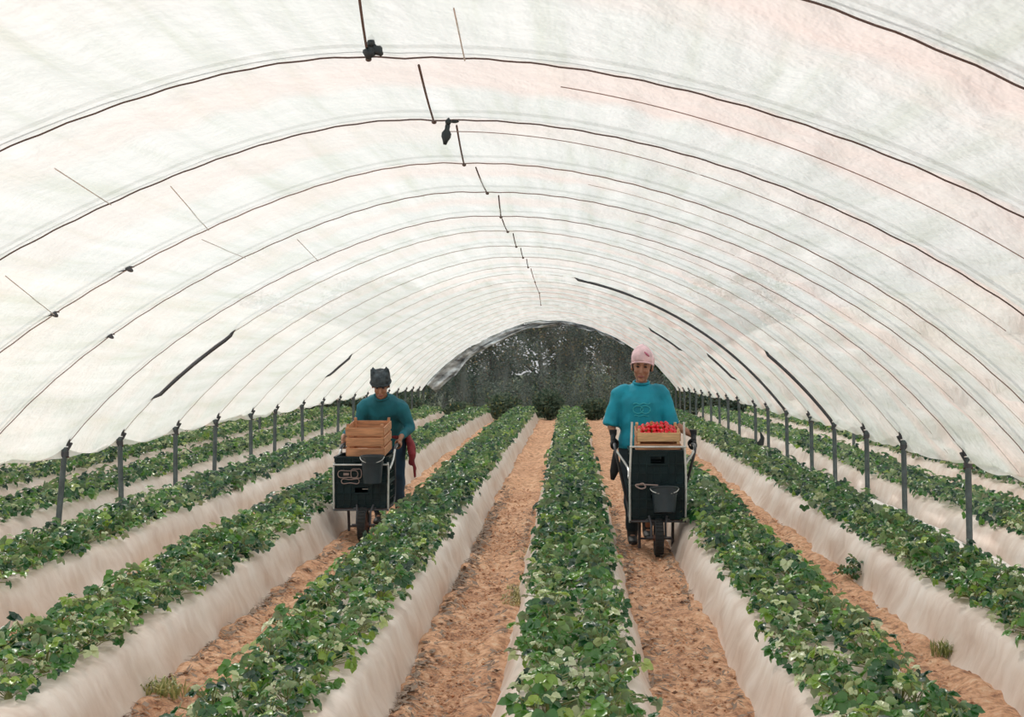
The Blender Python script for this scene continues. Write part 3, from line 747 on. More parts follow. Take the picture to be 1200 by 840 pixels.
def end_net():
    nx_, nz_ = 70, 14; V = []; Y0 = arch_pt(NH-1, 0).y+.15
    for j in range(nz_+1):
        for i in range(nx_+1):
            t = -.97+1.94*i/nx_; p = arch_pt(NH-1, t, -.06); zt = p.z; zb = G(Y0)+.25
            q = j/nz_; z = zb+(max(zt, zb+.05)-zb)*q
            V.append((p.x, Y0+.10*math.sin(i*1.1+.3*math.sin(j*.7))+.04*math.sin(i*2.7), z))
    n = nx_+1; Fq = [(j*n+i, j*n+i+1, j*n+n+i+1, j*n+n+i) for j in range(nz_) for i in range(nx_)]
    o = link('shade_net', pymesh('shade_net', V, Fq, net_material(), True)); tag(o, 'dark see-through shade net hung across the far mouth of the tunnel', 'net')
end_net()
def tree(x, y, h, w, seed, label, group, low=.0, bias=0.):
    rng = random.Random(seed); g = G(y); e = empty('tree', (x, y, g))
    b = MB(); b.tube([(0, 0, -.05), (.05, 0, h*.3), (-.05, .05, h*.6), (0, 0, h*.85)], [.09, .07, .05, .02], 8)
    for _ in range(7):
        a = rng.uniform(0, 6.28); z0 = h*rng.uniform(.15, .6); b.tube([(0, 0, z0), (math.cos(a)*w*.3, math.sin(a)*w*.3, z0+h*.14), (math.cos(a)*w*.5, math.sin(a)*w*.5, z0+h*.22)], [.04, .025, .01], 6)
    b.build('trunk', M_BARK, e, sharp=False)
    V = []; Fq = []; T = []
    lobes = [(rng.gauss(0, w*.24), rng.gauss(0, w*.22), h*rng.uniform(.05+low, .86), w*rng.uniform(.22, .36)) for _ in range(17)]+[(0, 0, h*.9, w*.2)]
    for (lx, ly, lz, lr) in lobes:
        lt = min(.9, max(0, rng.gauss(.42+bias, .30)))
        for _ in range(520):
            d = Vector((rng.gauss(0, 1), rng.gauss(0, 1), rng.gauss(0, 1))).normalized()*lr*rng.uniform(.55, 1.05)
            p = Vector((lx, ly, lz))+Vector((d.x, d.y, d.z*.85)); 
            if p.z < .05: continue
            u_ = Vector((rng.gauss(0, 1), rng.gauss(0, 1), rng.gauss(0, .6))).normalized()*.065; v_ = u_.orthogonal().normalized()*.035
            n0 = len(V); V += [p-u_, p+v_, p+u_, p-v_]; Fq.append((n0, n0+1, n0+2, n0+3)); T += [min(.97, max(0, lt+rng.gauss(0, .15)))]*4
    link('crown', npmesh('crown', np.array(V), np.array(Fq), M_TREE, False, np.array(T)), e)
    tag(e, label, 'tree', group)
si = 0
for x in np.arange(-6.6, 5.6, 1.35):
    si += 1; tree(x+R.uniform(-.3, .3), 42+R.uniform(0, 1.5), R.uniform(3.6, 4.6), R.uniform(2.2, 2.9), si, 'dark leafy tree seen through the net at the far mouth of the tunnel', 'trees beyond the tunnel mouth', bias=.1*(si % 3))
for x in np.arange(-26, -5.5, 1.6):
    si += 1; tree(x, 42+R.uniform(0, 3), R.uniform(2.8, 3.6), R.uniform(3.0, 3.6), si, 'dark bushy tree beyond the ends of the left-hand beds', 'trees beyond the left beds', bias=-.15)
for x in np.arange(5.2, 21, 1.6):
    si += 1; tree(x, 42+R.uniform(0, 3), R.uniform(2.8, 3.6), R.uniform(3.0, 3.6), si, 'dark bushy tree beyond the ends of the right-hand beds', 'trees beyond the right beds', bias=-.2)

def shrub(x, y, h, w, seed, label, group=None, n=1500):
    rng = random.Random(seed); e = empty('shrub', (x, y, G(y)-.02)); b = MB()
    for _ in range(9):
        a = rng.uniform(0, 6.28); b.tube([(0, 0, 0), (math.cos(a)*w*.2, math.sin(a)*w*.2, h*.5), (math.cos(a)*w*.4, math.sin(a)*w*.4, h*.85)], [.015, .01, .004], 5)
    b.build('stem', M_BARK, e, sharp=False); V = []; Fq = []; T = []
    for _ in range(n):
        d = Vector((rng.gauss(0, 1), rng.gauss(0, 1), rng.gauss(0, 1))).normalized()*rng.uniform(.4, 1.0)
        p = Vector((d.x*w*.5, d.y*w*.5, h*.5+d.z*h*.5)); u_ = Vector((rng.gauss(0, 1), rng.gauss(0, 1), rng.gauss(0, 1))).normalized()*.05; v_ = u_.orthogonal().normalized()*.025
        n0 = len(V); V += [p-u_, p+v_, p+u_, p-v_]; Fq.append((n0, n0+1, n0+2, n0+3)); T += [min(.9, max(0, rng.gauss(.3, .2)))]*4
    link('foliage', npmesh('foliage', np.array(V), np.array(Fq), M_TREE, False, np.array(T)), e); tag(e, label, 'shrub', group)
for i, (x, h, w, lab) in enumerate([(-4.1, .6, 1.0, 'low dark shrub at the far end, beyond the leftmost inner beds'), (-2.9, .5, .9, 'low dark shrub at the far end, left of the bushes between the workers'), (-1.75, .75, 1.1, 'dark bluish shrub at the far end of the aisle behind the bending worker'),
        (-.6, .85, .95, 'dark shrub closing the far end of the aisle left of the middle bed'), (.62, .6, .8, 'dark shrub at the far end of the aisle behind the pink-capped woman'), (1.9, .7, 1.1, 'dark shrub at the far end, just right of the pink-capped woman')]):
    shrub(x, 35.6+.3*(i % 2), h, w, 60+i, lab)

for i, x in enumerate(np.arange(-27, 23, 1.25)):
    shrub(float(x)+R.uniform(-.2, .2), 39.0+R.uniform(-.5, .5), R.uniform(1.0, 1.7), R.uniform(1.7, 2.2), 200+i, 'dark green bush in the hedge beyond the bed ends', 'bushes of the far hedge', 900)

# ---------------------------------------------------------------- crates, barrows
def plastic_crate(loc, w, d, h, label, group=None, rot=0.):
    e = empty('plastic_crate', loc); e.rotation_euler[2] = rot
    MB().box((0, 0, .008), (w-.01, d-.01, .012)).build('crate_floor', M_CRATE, e, False)
    def panel(L):        # a wall in the XZ plane, centred, outside towards -Y
        b = MB(); b.box((0, .004, h*.28), (L, .006, h*.52)); b.box((0, .004, h*.93), (L, .006, h*.13))
        hw = .11
        for s_ in (-1, 1): b.box((s_*(L/2+hw/2)/2, .004, h*.70), (L/2-hw/2, .006, h*.34))
        b.box((0, -.004, h*.985), (L, .020, .016)); b.box((0, -.002, .012), (L, .014, .02))
        for z in (.33, .60): b.box((0, -.002, h*z), (L, .010, .008))
        n = 7
        for i in range(n+1):
            x = -L/2+.008+(L-.016)*i/n
            if abs(x) > hw/2: b.box((x, -.003, h*.5), (.008, .012, h*.94))
            else: b.box((x, -.003, h*.28), (.008, .012, h*.50))
        b.box((0, -.003, h*.575), (hw+.02, .012, .010)); b.box((0, -.003, h*.845), (hw+.02, .012, .010))
        return b
    for (px, py, a, L) in ((0, -d/2, 0, w), (0, d/2, math.pi, w), (w/2, 0, math.pi/2, d), (-w/2, 0, -math.pi/2, d)):
        o = panel(L).build('side_panel', M_CRATE, e, False); o.location = (px, py, 0); o.rotation_euler[2] = a
    tag(e, label, 'crate', group); return e
def wooden_crate(loc, w, d, h, label, tilt=0., rot=0., m1=M_WOOD, m2=M_WOODL, rows=3):
    e = empty('wooden_crate', loc); e.rotation_euler = (tilt, 0, rot)
    for s_ in (-1, 1):
        for t_ in (-1, 1):
            bevel(MB().box((s_*(w/2-.012), t_*(d/2-.012), h/2), (.022, .022, h)).build('corner_post', m2, e, False), .002, 1)
    sh = (h-.02)/rows-.022
    for i in range(rows):
        z = .012+sh/2+i*(sh+.022)
        for s_ in (-1, 1):
            a = MB().box((0, s_*(d/2+.004), z), (w, .008, sh)).build('slat', m1 if (i+s_) % 2 else m2, e, False)
            b_ = MB().box((s_*(w/2+.004), 0, z), (.008, d, sh)).build('slat', m1, e, False)
    for i in range(5):
        MB().box((0, -d/2+d*(i+.5)/5, .006), (w-.01, d/5-.01, .008)).build('floor_slat', m1, e, False)
    tag(e, label, 'crate'); return e
def bucket(loc, r, h, label, tilt=.0):
    e = empty('bucket', loc); e.rotation_euler = (tilt, 0, 0)
    MB().revolve((0, 0, 0), [(.001, 0), (r*.78, 0), (r*.97, h*.94), (r*1.05, h*.95), (r*1.05, h), (r*.95, h), (r*.92, h*.95), (r*.74, .01), (.001, .01)], 'z', 28, False).build('bucket_body', M_BUCKET, e)
    MB().revolve((0, 0, 0), [(r*.9, h*.72), (r*.965, h*.72), (r*.975, h*.76), (r*.9, h*.76)], 'z', 28).build('rim_band', M_BUCKET, e)
    pts = [Vector((r*1.05*math.cos(a), -.75*r*math.sin(a)-.01, h*.95-.5*r*math.sin(a))) for a in [math.pi*k/16 for k in range(17)]]
    MB().tube(pts, .004, 6).build('bail_handle', M_STEEL, e)
    tag(e, label, 'bucket'); return e
def arc_pts(pts, n=8):
    """Catmull-Rom through pts"""
    P = [Vector(p) for p in pts]; P = [P[0]*2-P[1]]+P+[P[-1]*2-P[-2]]; out = []
    for i in range(1, len(P)-2):
        for k in range(n):
            t = k/n; a, b, c, d = P[i-1], P[i], P[i+1], P[i+2]
            out.append(.5*((2*b)+(c-a)*t+(2*a-5*b+4*c-d)*t*t+(3*b-a-3*c+d)*t**3))
    out.append(P[-2]); return out
def barrow(X, Yf, hw, hand_y, hand_z, hand_dx, label, hoop, wheel_dx=0.):
    """local frame: origin on the ground below the wheel, +Y away from the camera"""
    g = G(Yf); e = empty('wheelbarrow', (X, Yf, g))
    wr = .145
    wh = MB().revolve((wheel_dx, 0, wr), [(wr-.035, -.022), (wr-.012, -.034), (wr-.003, -.022), (wr, 0), (wr-.003, .022), (wr-.012, .034), (wr-.035, .022)], 'x', 36).build('wheel', M_RUBBER, e)
    hb = MB().revolve((wheel_dx, 0, wr), [(.02, -.045), (.026, -.03), (.1, -.016), (wr-.033, -.02), (wr-.033, .02), (.1, .016), (.026, .03), (.02, .045)], 'x', 24).build('hub', M_RUST, wh)
    for k in range(26):
        pass
    t = MB()
    for k in range(30):
        a = 2*math.pi*k/30; R3 = Matrix.Rotation(a, 3, 'X')
        t.box(Vector((wheel_dx, 0, wr))+R3 @ Vector((0, 0, wr)), (.050, .012, .008), R3)
    t.build('tread', M_RUBBER, wh, False)
    # fork and axle
    f = MB()
    for s_ in (-1, 1): f.tube([(wheel_dx+s_*.055, 0, wr), (wheel_dx+s_*.055, .03, .25), (wheel_dx+s_*.07, .10, .30)], .010, 8)
    f.build('fork', M_HOOP, e); MB().tube([(wheel_dx-.095, 0, wr), (wheel_dx+.095, 0, wr)], .011, 8).build('axle', M_HOOP, e)
    # two lower rails up to the hands
    for s_ in (-1, 1):
        hx = s_*hand_dx
        MB().tube(arc_pts([(wheel_dx+s_*.07, .10, .27), (s_*hw*.95, .25, .265), (s_*hw*1.0, .55, .33), (hx, hand_y-.18, hand_z-.03), (hx, hand_y+.10, hand_z+.02)], 6), .012, 8).build('lower_rail', M_HOOP, e)
        MB().tube(arc_pts([(s_*(hw+.012), .13, .60), (s_*(hw+.012), .35, .66), (hx, hand_y-.16, hand_z-.015), (hx, hand_y+.10, hand_z+.02)], 6), .010, 8).build('upper_rail', M_STEEL, e)
        MB().tube([(hx, hand_y-.03, hand_z), (hx, hand_y+.13, hand_z+.026)], .0155, 10).build('hand_grip', M_RUBBER, e)
        MB().tube([(s_*hw*.62, .30, .27), (s_*hw*.62, .34, .10), (s_*hw*.62, .34, .012)], .012, 8).build('stand_leg', M_HOOP, e)
        up = [(s_*(hw+.004), .10, .25), (s_*(hw+.006), .10, .6), (s_*(hw+hoop[1]), .10, hoop[0])]
        MB().tube(up, .009, 8).build('front_upright', M_STEEL, e)
    MB().tube([(-hw*.62, .34, .09), (hw*.62, .34, .09)], .009, 8).build('cross_bar', M_HOOP, e)
    for z in (.26, hoop[2]): MB().tube([(-hw-.008, .088, z), (hw+.008, .088, z)], .008, 8).build('cross_bar', M_STEEL if z > .3 else M_HOOP, e)
    MB().box((0, .33, .262), (hw*2, .44, .012)).build('platform', M_RUST, e, False)
    tag(e, label, 'wheelbarrow'); return e

# --- the woman's barrow
WX, WY = .683, 10.62; gW = G(WY)
barrow(WX, WY, .215, .62, .81, .32, 'one-wheeled barrow pushed by the woman in the pink cap', (1.04, -.012, .845), .0)
c1 = (WX, WY+.33, gW+.27)
plastic_crate(c1, .42, .42, .27, 'lower black plastic crate on the barrow with the heaped strawberries', 'black crates on the barrows')
plastic_crate((WX, WY+.33, gW+.545), .42, .42, .27, 'upper black plastic crate, under the box of strawberries', 'black crates on the barrows')
wooden_crate((WX+.008, WY+.33, gW+.80), .335, .34, .20, 'pale wooden crate heaped with red strawberries', .10, 0, M_WOOD, M_WOODL, 2)
bme = MB(); bme.revolve((0, 0, 0), [(.0005, -.020), (.006, -.018), (.012, -.008), (.0155, .004), (.014, .013), (.007, .018), (.0005, .0185)], 'z', 10, False)
berry_me = bme.mesh('strawberry', M_BERRY)
cal = MB()
for k in range(5):
    a = k*1.257; cal.v += [Vector((0, 0, .019)), Vector((math.cos(a-.35)*.008, math.sin(a-.35)*.008, .020)), Vector((math.cos(a)*.015, math.sin(a)*.015, .017)), Vector((math.cos(a+.35)*.008, math.sin(a+.35)*.008, .020))]
    n0 = 4*k; cal.f.append([n0, n0+1, n0+2, n0+3])
cal_me = cal.mesh('calyx', M_CALYX)
rb = random.Random(9); nb = 0
for layer, (w_, d_, z_, n_) in enumerate(((.30, .30, .155, 90), (.25, .25, .178, 60), (.18, .18, .20, 30))):
    cols = int(math.sqrt(n_)); 
    for i in range(cols):
        for j in range(cols):
            x = -w_/2+w_*(i+.5)/cols+rb.uniform(-.006, .006); y = -d_/2+d_*(j+.5)/cols+rb.uniform(-.006, .006)
            zz = z_+rb.uniform(-.004, .006); c_, s_ = math.cos(.10), math.sin(.10)
            loc = (WX+.008+x, WY+.33+y*c_-zz*s_, gW+.80+y*s_+zz*c_)
            b = link('strawberry', berry_me, None, loc); b.rotation_euler = (rb.uniform(0, 3.1), rb.uniform(-1.2, 1.2), rb.uniform(0, 6.2)); q = rb.uniform(.9, 1.25); b.scale = (q, q, q)
            link('calyx', cal_me, b)
            tag(b, 'red strawberry in the heap in the pale wooden crate', 'strawberry', 'strawberries heaped in the wooden crate'); nb += 1
bucket((WX+.045, WY-.02, gW+.34), .105, .20, 'dark bucket hung on the front of the barrow with the strawberries', -.22)
q = MB().tube(arc_pts([(WX-.16, WY+.085, gW+.545), (WX-.12, WY+.07, gW+.56), (WX-.10, WY+.065, gW+.53), (WX-.14, WY+.07, gW+.52), (WX-.17, WY+.08, gW+.55), (WX+.0, WY+.075, gW+.545)], 6), .006, 6)
tag(q.build('cord', M_CORDP), 'pale brown cord looped around the front of the stacked black crates', 'cord')

# --- the other barrow
NX, NY = -1.768, 11.40; gN = G(NY)
barrow(NX, NY, .225, .66, .755, .235, 'one-wheeled barrow pushed by the worker in the dark beanie', (.66, .0, .64), .035)
plastic_crate((NX, NY+.33, gN+.27), .44, .42, .215, 'lower black plastic crate on the barrow of the worker in the beanie', 'black crates on the barrows')
plastic_crate((NX, NY+.33, gN+.487), .44, .42, .215, 'upper black plastic crate, under the empty slatted box', 'black crates on the barrows')
wooden_crate((NX+.035, NY+.34, gN+.715), .315, .34, .285, 'reddish-brown slatted wooden crate on top of the black crates', .12, -.05, M_WOOD, M_WOOD, 3)
bucket((NX+.115, NY-.03, gN+.50), .095, .23, 'black bucket hung on the front of the crates, right side', .0)
q = MB()
for (cx_, cz_, rx_, rz_) in ((-.11, .56, .085, .035), (-.04, .565, .045, .045), (-.09, .50, .075, .022)):
    q.tube([(NX+cx_+rx_*math.cos(a), NY+.10, gN+cz_+rz_*math.sin(a)+.008*math.sin(3*a)) for a in [2*math.pi*k/24 for k in range(25)]], .004, 6)
q.box((NX-.125, NY+.10, gN+.56), (.045, .006, .02))
tag(q.build('cord', M_CORDP), 'loops of pale cord hanging on the front of the other black crates', 'cord')

# ---------------------------------------------------------------- people
def remesh(mb, voxel, smooth, mat_, name, noise_amp=0., nf=9., seed=0, sfac=.5):
    me = pymesh('tmp', mb.v, mb.f, mat_, True); o = link('tmp', me)
    r = o.modifiers.new('r', 'REMESH'); r.mode = 'VOXEL'; r.voxel_size = voxel; r.use_smooth_shade = True
    s_ = o.modifiers.new('s', 'SMOOTH'); s_.iterations = smooth; s_.factor = sfac
    dg = bpy.context.evaluated_depsgraph_get(); me2 = bpy.data.meshes.new_from_object(o.evaluated_get(dg)); bpy.data.objects.remove(o)
    me2.name = name
    n = len(me2.vertices); co = np.empty(n*3, np.float32); me2.vertices.foreach_get('co', co); co = co.reshape(-1, 3)
    if noise_amp:
        no = np.empty(n*3, np.float32); me2.vertices.foreach_get('normal', no); no = no.reshape(-1, 3)
        d = vn(co[:, 0]*nf+co[:, 1]*nf*.5+seed, co[:, 2]*nf*1.3+co[:, 0]*3, seed)+.5*vn(co[:, 0]*nf*2.3+seed, co[:, 2]*nf*2+co[:, 1]*nf*2, seed+1)
        co = co+no*d[:, None]*noise_amp; me2.vertices.foreach_set('co', co.astype(np.float32).ravel())
    me2.materials.clear(); me2.materials.append(mat_)
    me2.polygons.foreach_set('use_smooth', [True]*len(me2.polygons)); me2.update(); return me2
def hand(b, wrist, h, axis, side, grow=0.):
    """a hand closed on a bar at h running along axis; side = unit vector to the outside of the body"""
    h = Vector(h); ax = Vector(axis).normalized(); up = Vector((0, 0, 1)); up = (up-ax*up.dot(ax)).normalized(); sd_ = Vector(side); sd_ = (sd_-ax*sd_.dot(ax)).normalized()
    w = Vector(wrist); g = grow
    def on(a, r, k): return h+ax*k+(up*math.cos(a)+sd_*math.sin(a))*r
    palm = on(.55, .033, 0)
    b.limb([w, (w+palm)/2+up*.004, palm], [(.024+g, .020+g), (.030+g, .018+g), (.036+g, .014+g)], 12, up=ax)
    b.limb([on(.55, .032, -.036), on(.55, .032, .036)], [.014+g, .014+g], 10)
    for i, k in enumerate((-.033, -.011, .011, .032)):
        L = [3.3, 3.75, 3.6, 3.1][i]; rr = .0088-.0006*(i == 3)
        b.limb([on(.7+L*q/6, .030-.004*q/6, k*(1-.05*q)) for q in range(7)], [(rr+g)*(1-.03*q) for q in range(7)], 8)
    b.limb([on(.2, .034, -.02), on(-.35, .033, -.035), on(-1.0, .028, -.040), on(-1.7, .026, -.036)], [.013+g, .0115+g, .0105+g, .009+g], 8)
def head_rot(yaw, pitch, roll=0): return Matrix.Rotation(yaw, 3, 'Z') @ Matrix.Rotation(pitch, 3, 'X') @ Matrix.Rotation(roll, 3, 'Y')
def head(b, c, Rm, s=1.0):
    """face towards -Y before the rotation; c = centre of the skull at eye height"""
    c = Vector(c)
    def P(x, y, z): return c+Rm @ Vector((x*s, y*s, z*s))
    b.ell(P(0, .012, .028), (.073*s, .092*s, .088*s), Rm, 18, 12)          # skull
    b.ell(P(0, -.022, -.035), (.058*s, .062*s, .078*s), Rm, 16, 10)        # face and jaw
    b.ell(P(0, -.062, -.094), (.024*s, .022*s, .020*s), Rm)                # chin
    b.limb([P(0, -.082, .000), P(0, -.098, -.026), P(0, -.104, -.038)], [(.009*s, .008*s), (.011*s, .010*s), (.014*s, .010*s)], 10)  # nose
    for q in (-1, 1):
        b.ell(P(q*.034, -.062, -.030), (.022*s, .020*s, .024*s), Rm)       # cheek
        b.ell(P(q*.028, -.074, .022), (.024*s, .012*s, .008*s), Rm)        # brow
        b.ell(P(q*.074, .010, -.012), (.009*s, .018*s, .030*s), Rm)        # ear
    b.ell(P(0, -.084, -.066), (.024*s, .010*s, .010*s), Rm)                # lips mound
    return P
def face_parts(parent, P, Rm, s):
    for q in (-1, 1):
        e = MB().ell(P(q*.029, -.0755, .004), (.0125*s, .008*s, .0065*s), Rm, 12, 8).build('eye', M_EYE, parent, sharp=False)
        MB().tube([P(q*.046, -.073, .020), P(q*.030, -.086, .026), P(q*.014, -.087, .022)], .0035*s, 6).build('eyebrow', M_HAIR, parent, sharp=False)
    MB().tube([P(-.026, -.084, -.067), P(-.012, -.095, -.064), P(0, -.096, -.066), P(.012, -.095, -.064), P(.026, -.084, -.067)], [.003, .0055, .006, .0055, .003], 7).build('mouth', M_LIP, parent, sharp=False)
def rebase(parent):
    """children were built in world space"""
    for ch in parent.children: ch.matrix_parent_inverse = Matrix.Translation(-Vector(parent.location))

def make_woman():
    X0, Y0 = .583, 11.36; g = G(Y0); V = lambda x, y, z: Vector((X0+x, Y0+y, g+z))
    Rm = head_rot(-.10, .10, .05); hc = V(.008, -.035, 1.472); s = 1.13
    body = MB(); P = head(body, hc, Rm, s)
    body.limb([V(0, .01, 1.28), V(.004, -.008, 1.36), V(.006, -.015, 1.42)], [.052, .047, .050], 12)
    # trunk: x half-width, y half-depth
    tr = [(V(0, .04, .80), (.155, .115)), (V(0, .03, .92), (.145, .105)), (V(0, .02, 1.05), (.135, .10)), (V(0, .01, 1.19), (.150, .105)), (V(0, .01, 1.28), (.115, .07)), (V(0, .01, 1.31), (.05, .05))]
    body.limb([p for p, _ in tr], [q for _, q in tr], 16, up=(1, 0, 0))
    hands = {}
    # barrow grips: x = WX +- .27
    for s_ in (-1, 1):
        sh = V(s_*.155, .015, 1.245); el = V(s_*.248, .02, 1.00)
        hx = WX+s_*.32; grip = Vector((hx, WY+.62+.04, G(WY)+.81+.006)); ax = Vector((0, 1, .16)); wr = grip+Vector((s_*.012, .055, .075))
        body.limb([sh, sh.lerp(el, .5), el], [.043, .040, .037], 12)
        body.limb([el, el.lerp(wr, .35), wr], [.037, .036, .023], 12)
        hand(body, wr, grip, -ax, (s_, 0, 0)); hands[s_] = (wr, grip, ax)
        hp = V(s_*.085, .04, .78); kn = V(s_*.080, -.06 if s_ < 0 else .10, .43); an = V(s_*.072, -.02 if s_ < 0 else .30, .085)
        body.limb([hp, hp.lerp(kn, .5), kn], [.088, .073, .053], 12); body.limb([kn, kn.lerp(an, .35), an], [.052, .050, .033], 12)
        body.limb([an, an+Vector((0, -.05, -.035)), an+Vector((0, -.15, -.055))], [.028, .026, .019], 10)
    me = remesh(body, .0062, 2, M_SKIN, 'person'); base = Vector((X0, Y0, g)); me.transform(Matrix.Translation(-base))
    o = link('person', me, None, base)
    tag(o, 'woman in a pink cap and turquoise shirt standing behind a barrow, gripping its handles', 'person')
    # shirt
    b = MB(); ts = [(V(0, .04, .80), (.195, .145)), (V(0, .035, .92), (.178, .135)), (V(0, .02, 1.05), (.172, .130)), (V(0, .005, 1.18), (.182, .132)), (V(0, .01, 1.265), (.160, .105)), (V(.002, .008, 1.318), (.094, .076)), (V(.003, 0, 1.336), (.066, .062))]
    b.tube([p for p, _ in ts], [q for _, q in ts], 20, up=(1, 0, 0))
    for s_ in (-1, 1):
        sh = V(s_*.140, .015, 1.262); el = V(s_*.25, .02, 1.00); b.limb([sh, V(s_*.180, .015, 1.235), V(s_*.215, .02, 1.11), V(s_*.240, .02, 1.03)], [.074, .073, .067, .066], 14)
        b.tube([V(s_*.240, .02, 1.03), V(s_*.254, .01, .975)], [.066, .072], 14)
    sme = remesh(b, .011, 4, M_TEAL1, 'shirt', .016, 10, 3)
    shirt = link('shirt', sme, o)
    # collar ring and chest print
    q = MB(); q.tube([V(.003+.064*math.cos(a), -.004+.058*math.sin(a), 1.338+.014*math.sin(a)) for a in [2*math.pi*k/20 for k in range(21)]], .010, 7)
    link('collar', pymesh('collar', q.v, q.f, M_TEAL1, True), shirt)
    q = MB()
    dg = bpy.context.evaluated_depsgraph_get()
    from mathutils.bvhtree import BVHTree
    bv = BVHTree.FromPolygons([v.co[:] for v in sme.vertices], [p.vertices[:] for p in sme.polygons])
    def onchest(x, z):
        hit = bv.ray_cast(V(x, -.6, z), Vector((0, 1, 0)))[0]; return (hit if hit is not None else V(x, -.13, z))+Vector((0, -.003, 0))
    for (cx_, r_) in ((-.030, .040), (.030, .040)):
        q.tube([onchest(cx_+r_*math.cos(a), 1.115+r_*.8*math.sin(a)) for a in [2*math.pi*k/20 for k in range(21)]], .005, 6)
    q.tube([onchest(x_/100, 1.165+.006*math.sin(x_)) for x_ in range(-7, 8)], .005, 6); q.tube([onchest(x_/100, 1.065+.004*math.sin(x_)) for x_ in range(-6, 7)], .0045, 6)
    link('chest_print', pymesh('chest_print', q.v, q.f, M_TEAL1L, True), shirt)
    # trousers
    b = MB(); b.limb([V(0, .04, .90), V(0, .045, .80), V(0, .045, .74)], [(.168, .128), (.175, .135), (.16, .13)], 18, up=(1, 0, 0))
    for s_ in (-1, 1):
        hp = V(s_*.085, .04, .78); kn = V(s_*.080, -.06 if s_ < 0 else .10, .43); an = V(s_*.072, -.02 if s_ < 0 else .30, .12)
        b.limb([hp, hp.lerp(kn, .5), kn], [.105, .088, .070], 14); b.limb([kn, kn.lerp(an, .5), an], [.070, .062, .056], 14)
    link('trousers', remesh(b, .012, 4, M_TROU, 'trousers', .014, 9, 5), o)
    for s_ in (-1, 1):
        an = V(s_*.072, -.02 if s_ < 0 else .30, .085); q = MB()
        q.limb([an+Vector((0, .0, .10)), an, an+Vector((0, .01, -.045))], [.050, .046, .042], 12); q.limb([an+Vector((0, .035, -.045)), an+Vector((0, -.06, -.048)), an+Vector((0, -.165, -.052))], [(.042, .036), (.043, .036), (.038, .026)], 12)
        link('boot', remesh(q, .009, 3, M_BOOT, 'boot'), o)
    # gloves, with all fingers
    for s_ in (-1, 1):
        wr, grip, ax = hands[s_]; q = MB(); hand(q, wr, grip, -ax, (s_, 0, 0), .003); q.tube([wr+Vector((0, 0, .05)), wr+Vector((0, 0, .005))], [.033, .029], 12)
        gl = link('glove', remesh(q, .005, 1, M_GLOVE, 'glove'), o)
    # cap: soft, pointed towards the back right
    q = MB(); N = 24; rings = []
    def CP(x, y, z): return hc+Rm @ Vector((x*s, y*s, z*s))
    prof = [(.082, .004, 0), (.092, .030, 0), (.091, .062, .003), (.082, .092, .008), (.066, .118, .014), (.044, .140, .022), (.020, .154, .028), (.001, .158, .030)]
    n0 = 0
    for r_, z_, sh_ in prof:
        for k in range(N):
            a = 2*math.pi*k/N; wob = 1+.04*math.sin(3*a+z_*40)+.02*math.sin(7*a)
            q.v.append(CP(r_*math.cos(a)*wob*.94+sh_*.1, .014+r_*1.14*math.sin(a)*wob+sh_*.4, z_+.034*max(0, -math.sin(a))*(1-z_/.158)-.006*math.cos(a)))
    for j in range(len(prof)-1):
        for k in range(N): q.f.append([j*N+k, j*N+(k+1) % N, (j+1)*N+(k+1) % N, (j+1)*N+k])
    cap = link('cap', pymesh('cap', q.v, q.f, M_PINK, True), o)
    so = cap.modifiers.new('t', 'SOLIDIFY'); so.thickness = .006
    q = MB(); q.tube([CP(.088*.94*math.cos(a), .014+.088*1.14*math.sin(a), .008+.033*max(0, -math.sin(a))) for a in [2*math.pi*k/28 for k in range(29)]], .007, 7); link('cap_band', pymesh('cap_band', q.v, q.f, M_PINK, True), cap)
    q = MB(); q.tube([CP(.015, -.074, .115), CP(.035, -.076, .098), CP(.052, -.068, .082)], [.004, .009, .004], 6); link('cap_mark', pymesh('cap_mark', q.v, q.f, M_PINKD, True), cap)
    # hair at temples and nape
    q = MB()
    q.ell(hc+Rm @ Vector((0, .045, -.015)), (.075, .06, .065), Rm)
    for s_ in (-1, 1): q.limb([hc+Rm @ Vector((s_*.068, -.030, .035)), hc+Rm @ Vector((s_*.073, -.012, .0)), hc+Rm @ Vector((s_*.070, .02, -.035))], [.008, .012, .012], 8)
    q.limb([hc+Rm @ Vector((-.05, -.068, .038)), hc+Rm @ Vector((0, -.082, .044)), hc+Rm @ Vector((.05, -.068, .038))], [.007, .008, .007], 8)
    link('hair', pymesh('hair', q.v, q.f, M_HAIR, True), o)
    face_parts(o, P, Rm, s)
    rebase(o)
    for ch in o.children:
        pass
    # cloth hanging from the grip
    q = MB(); p = Vector((WX-.32, WY+.66, G(WY)+.77)); q.tube([p, p+Vector((.0, -.01, -.08)), p+Vector((-.005, -.01, -.17)), p+Vector((-.02, 0, -.24))], [(.012, .01), (.028, .014), (.036, .016), (.016, .01)], 10)
    tag(q.build('rag', M_GLOVE, sharp=False), 'black rag hanging below the barrow handle in the woman\'s gloved hand', 'rag')
    return o
make_woman()

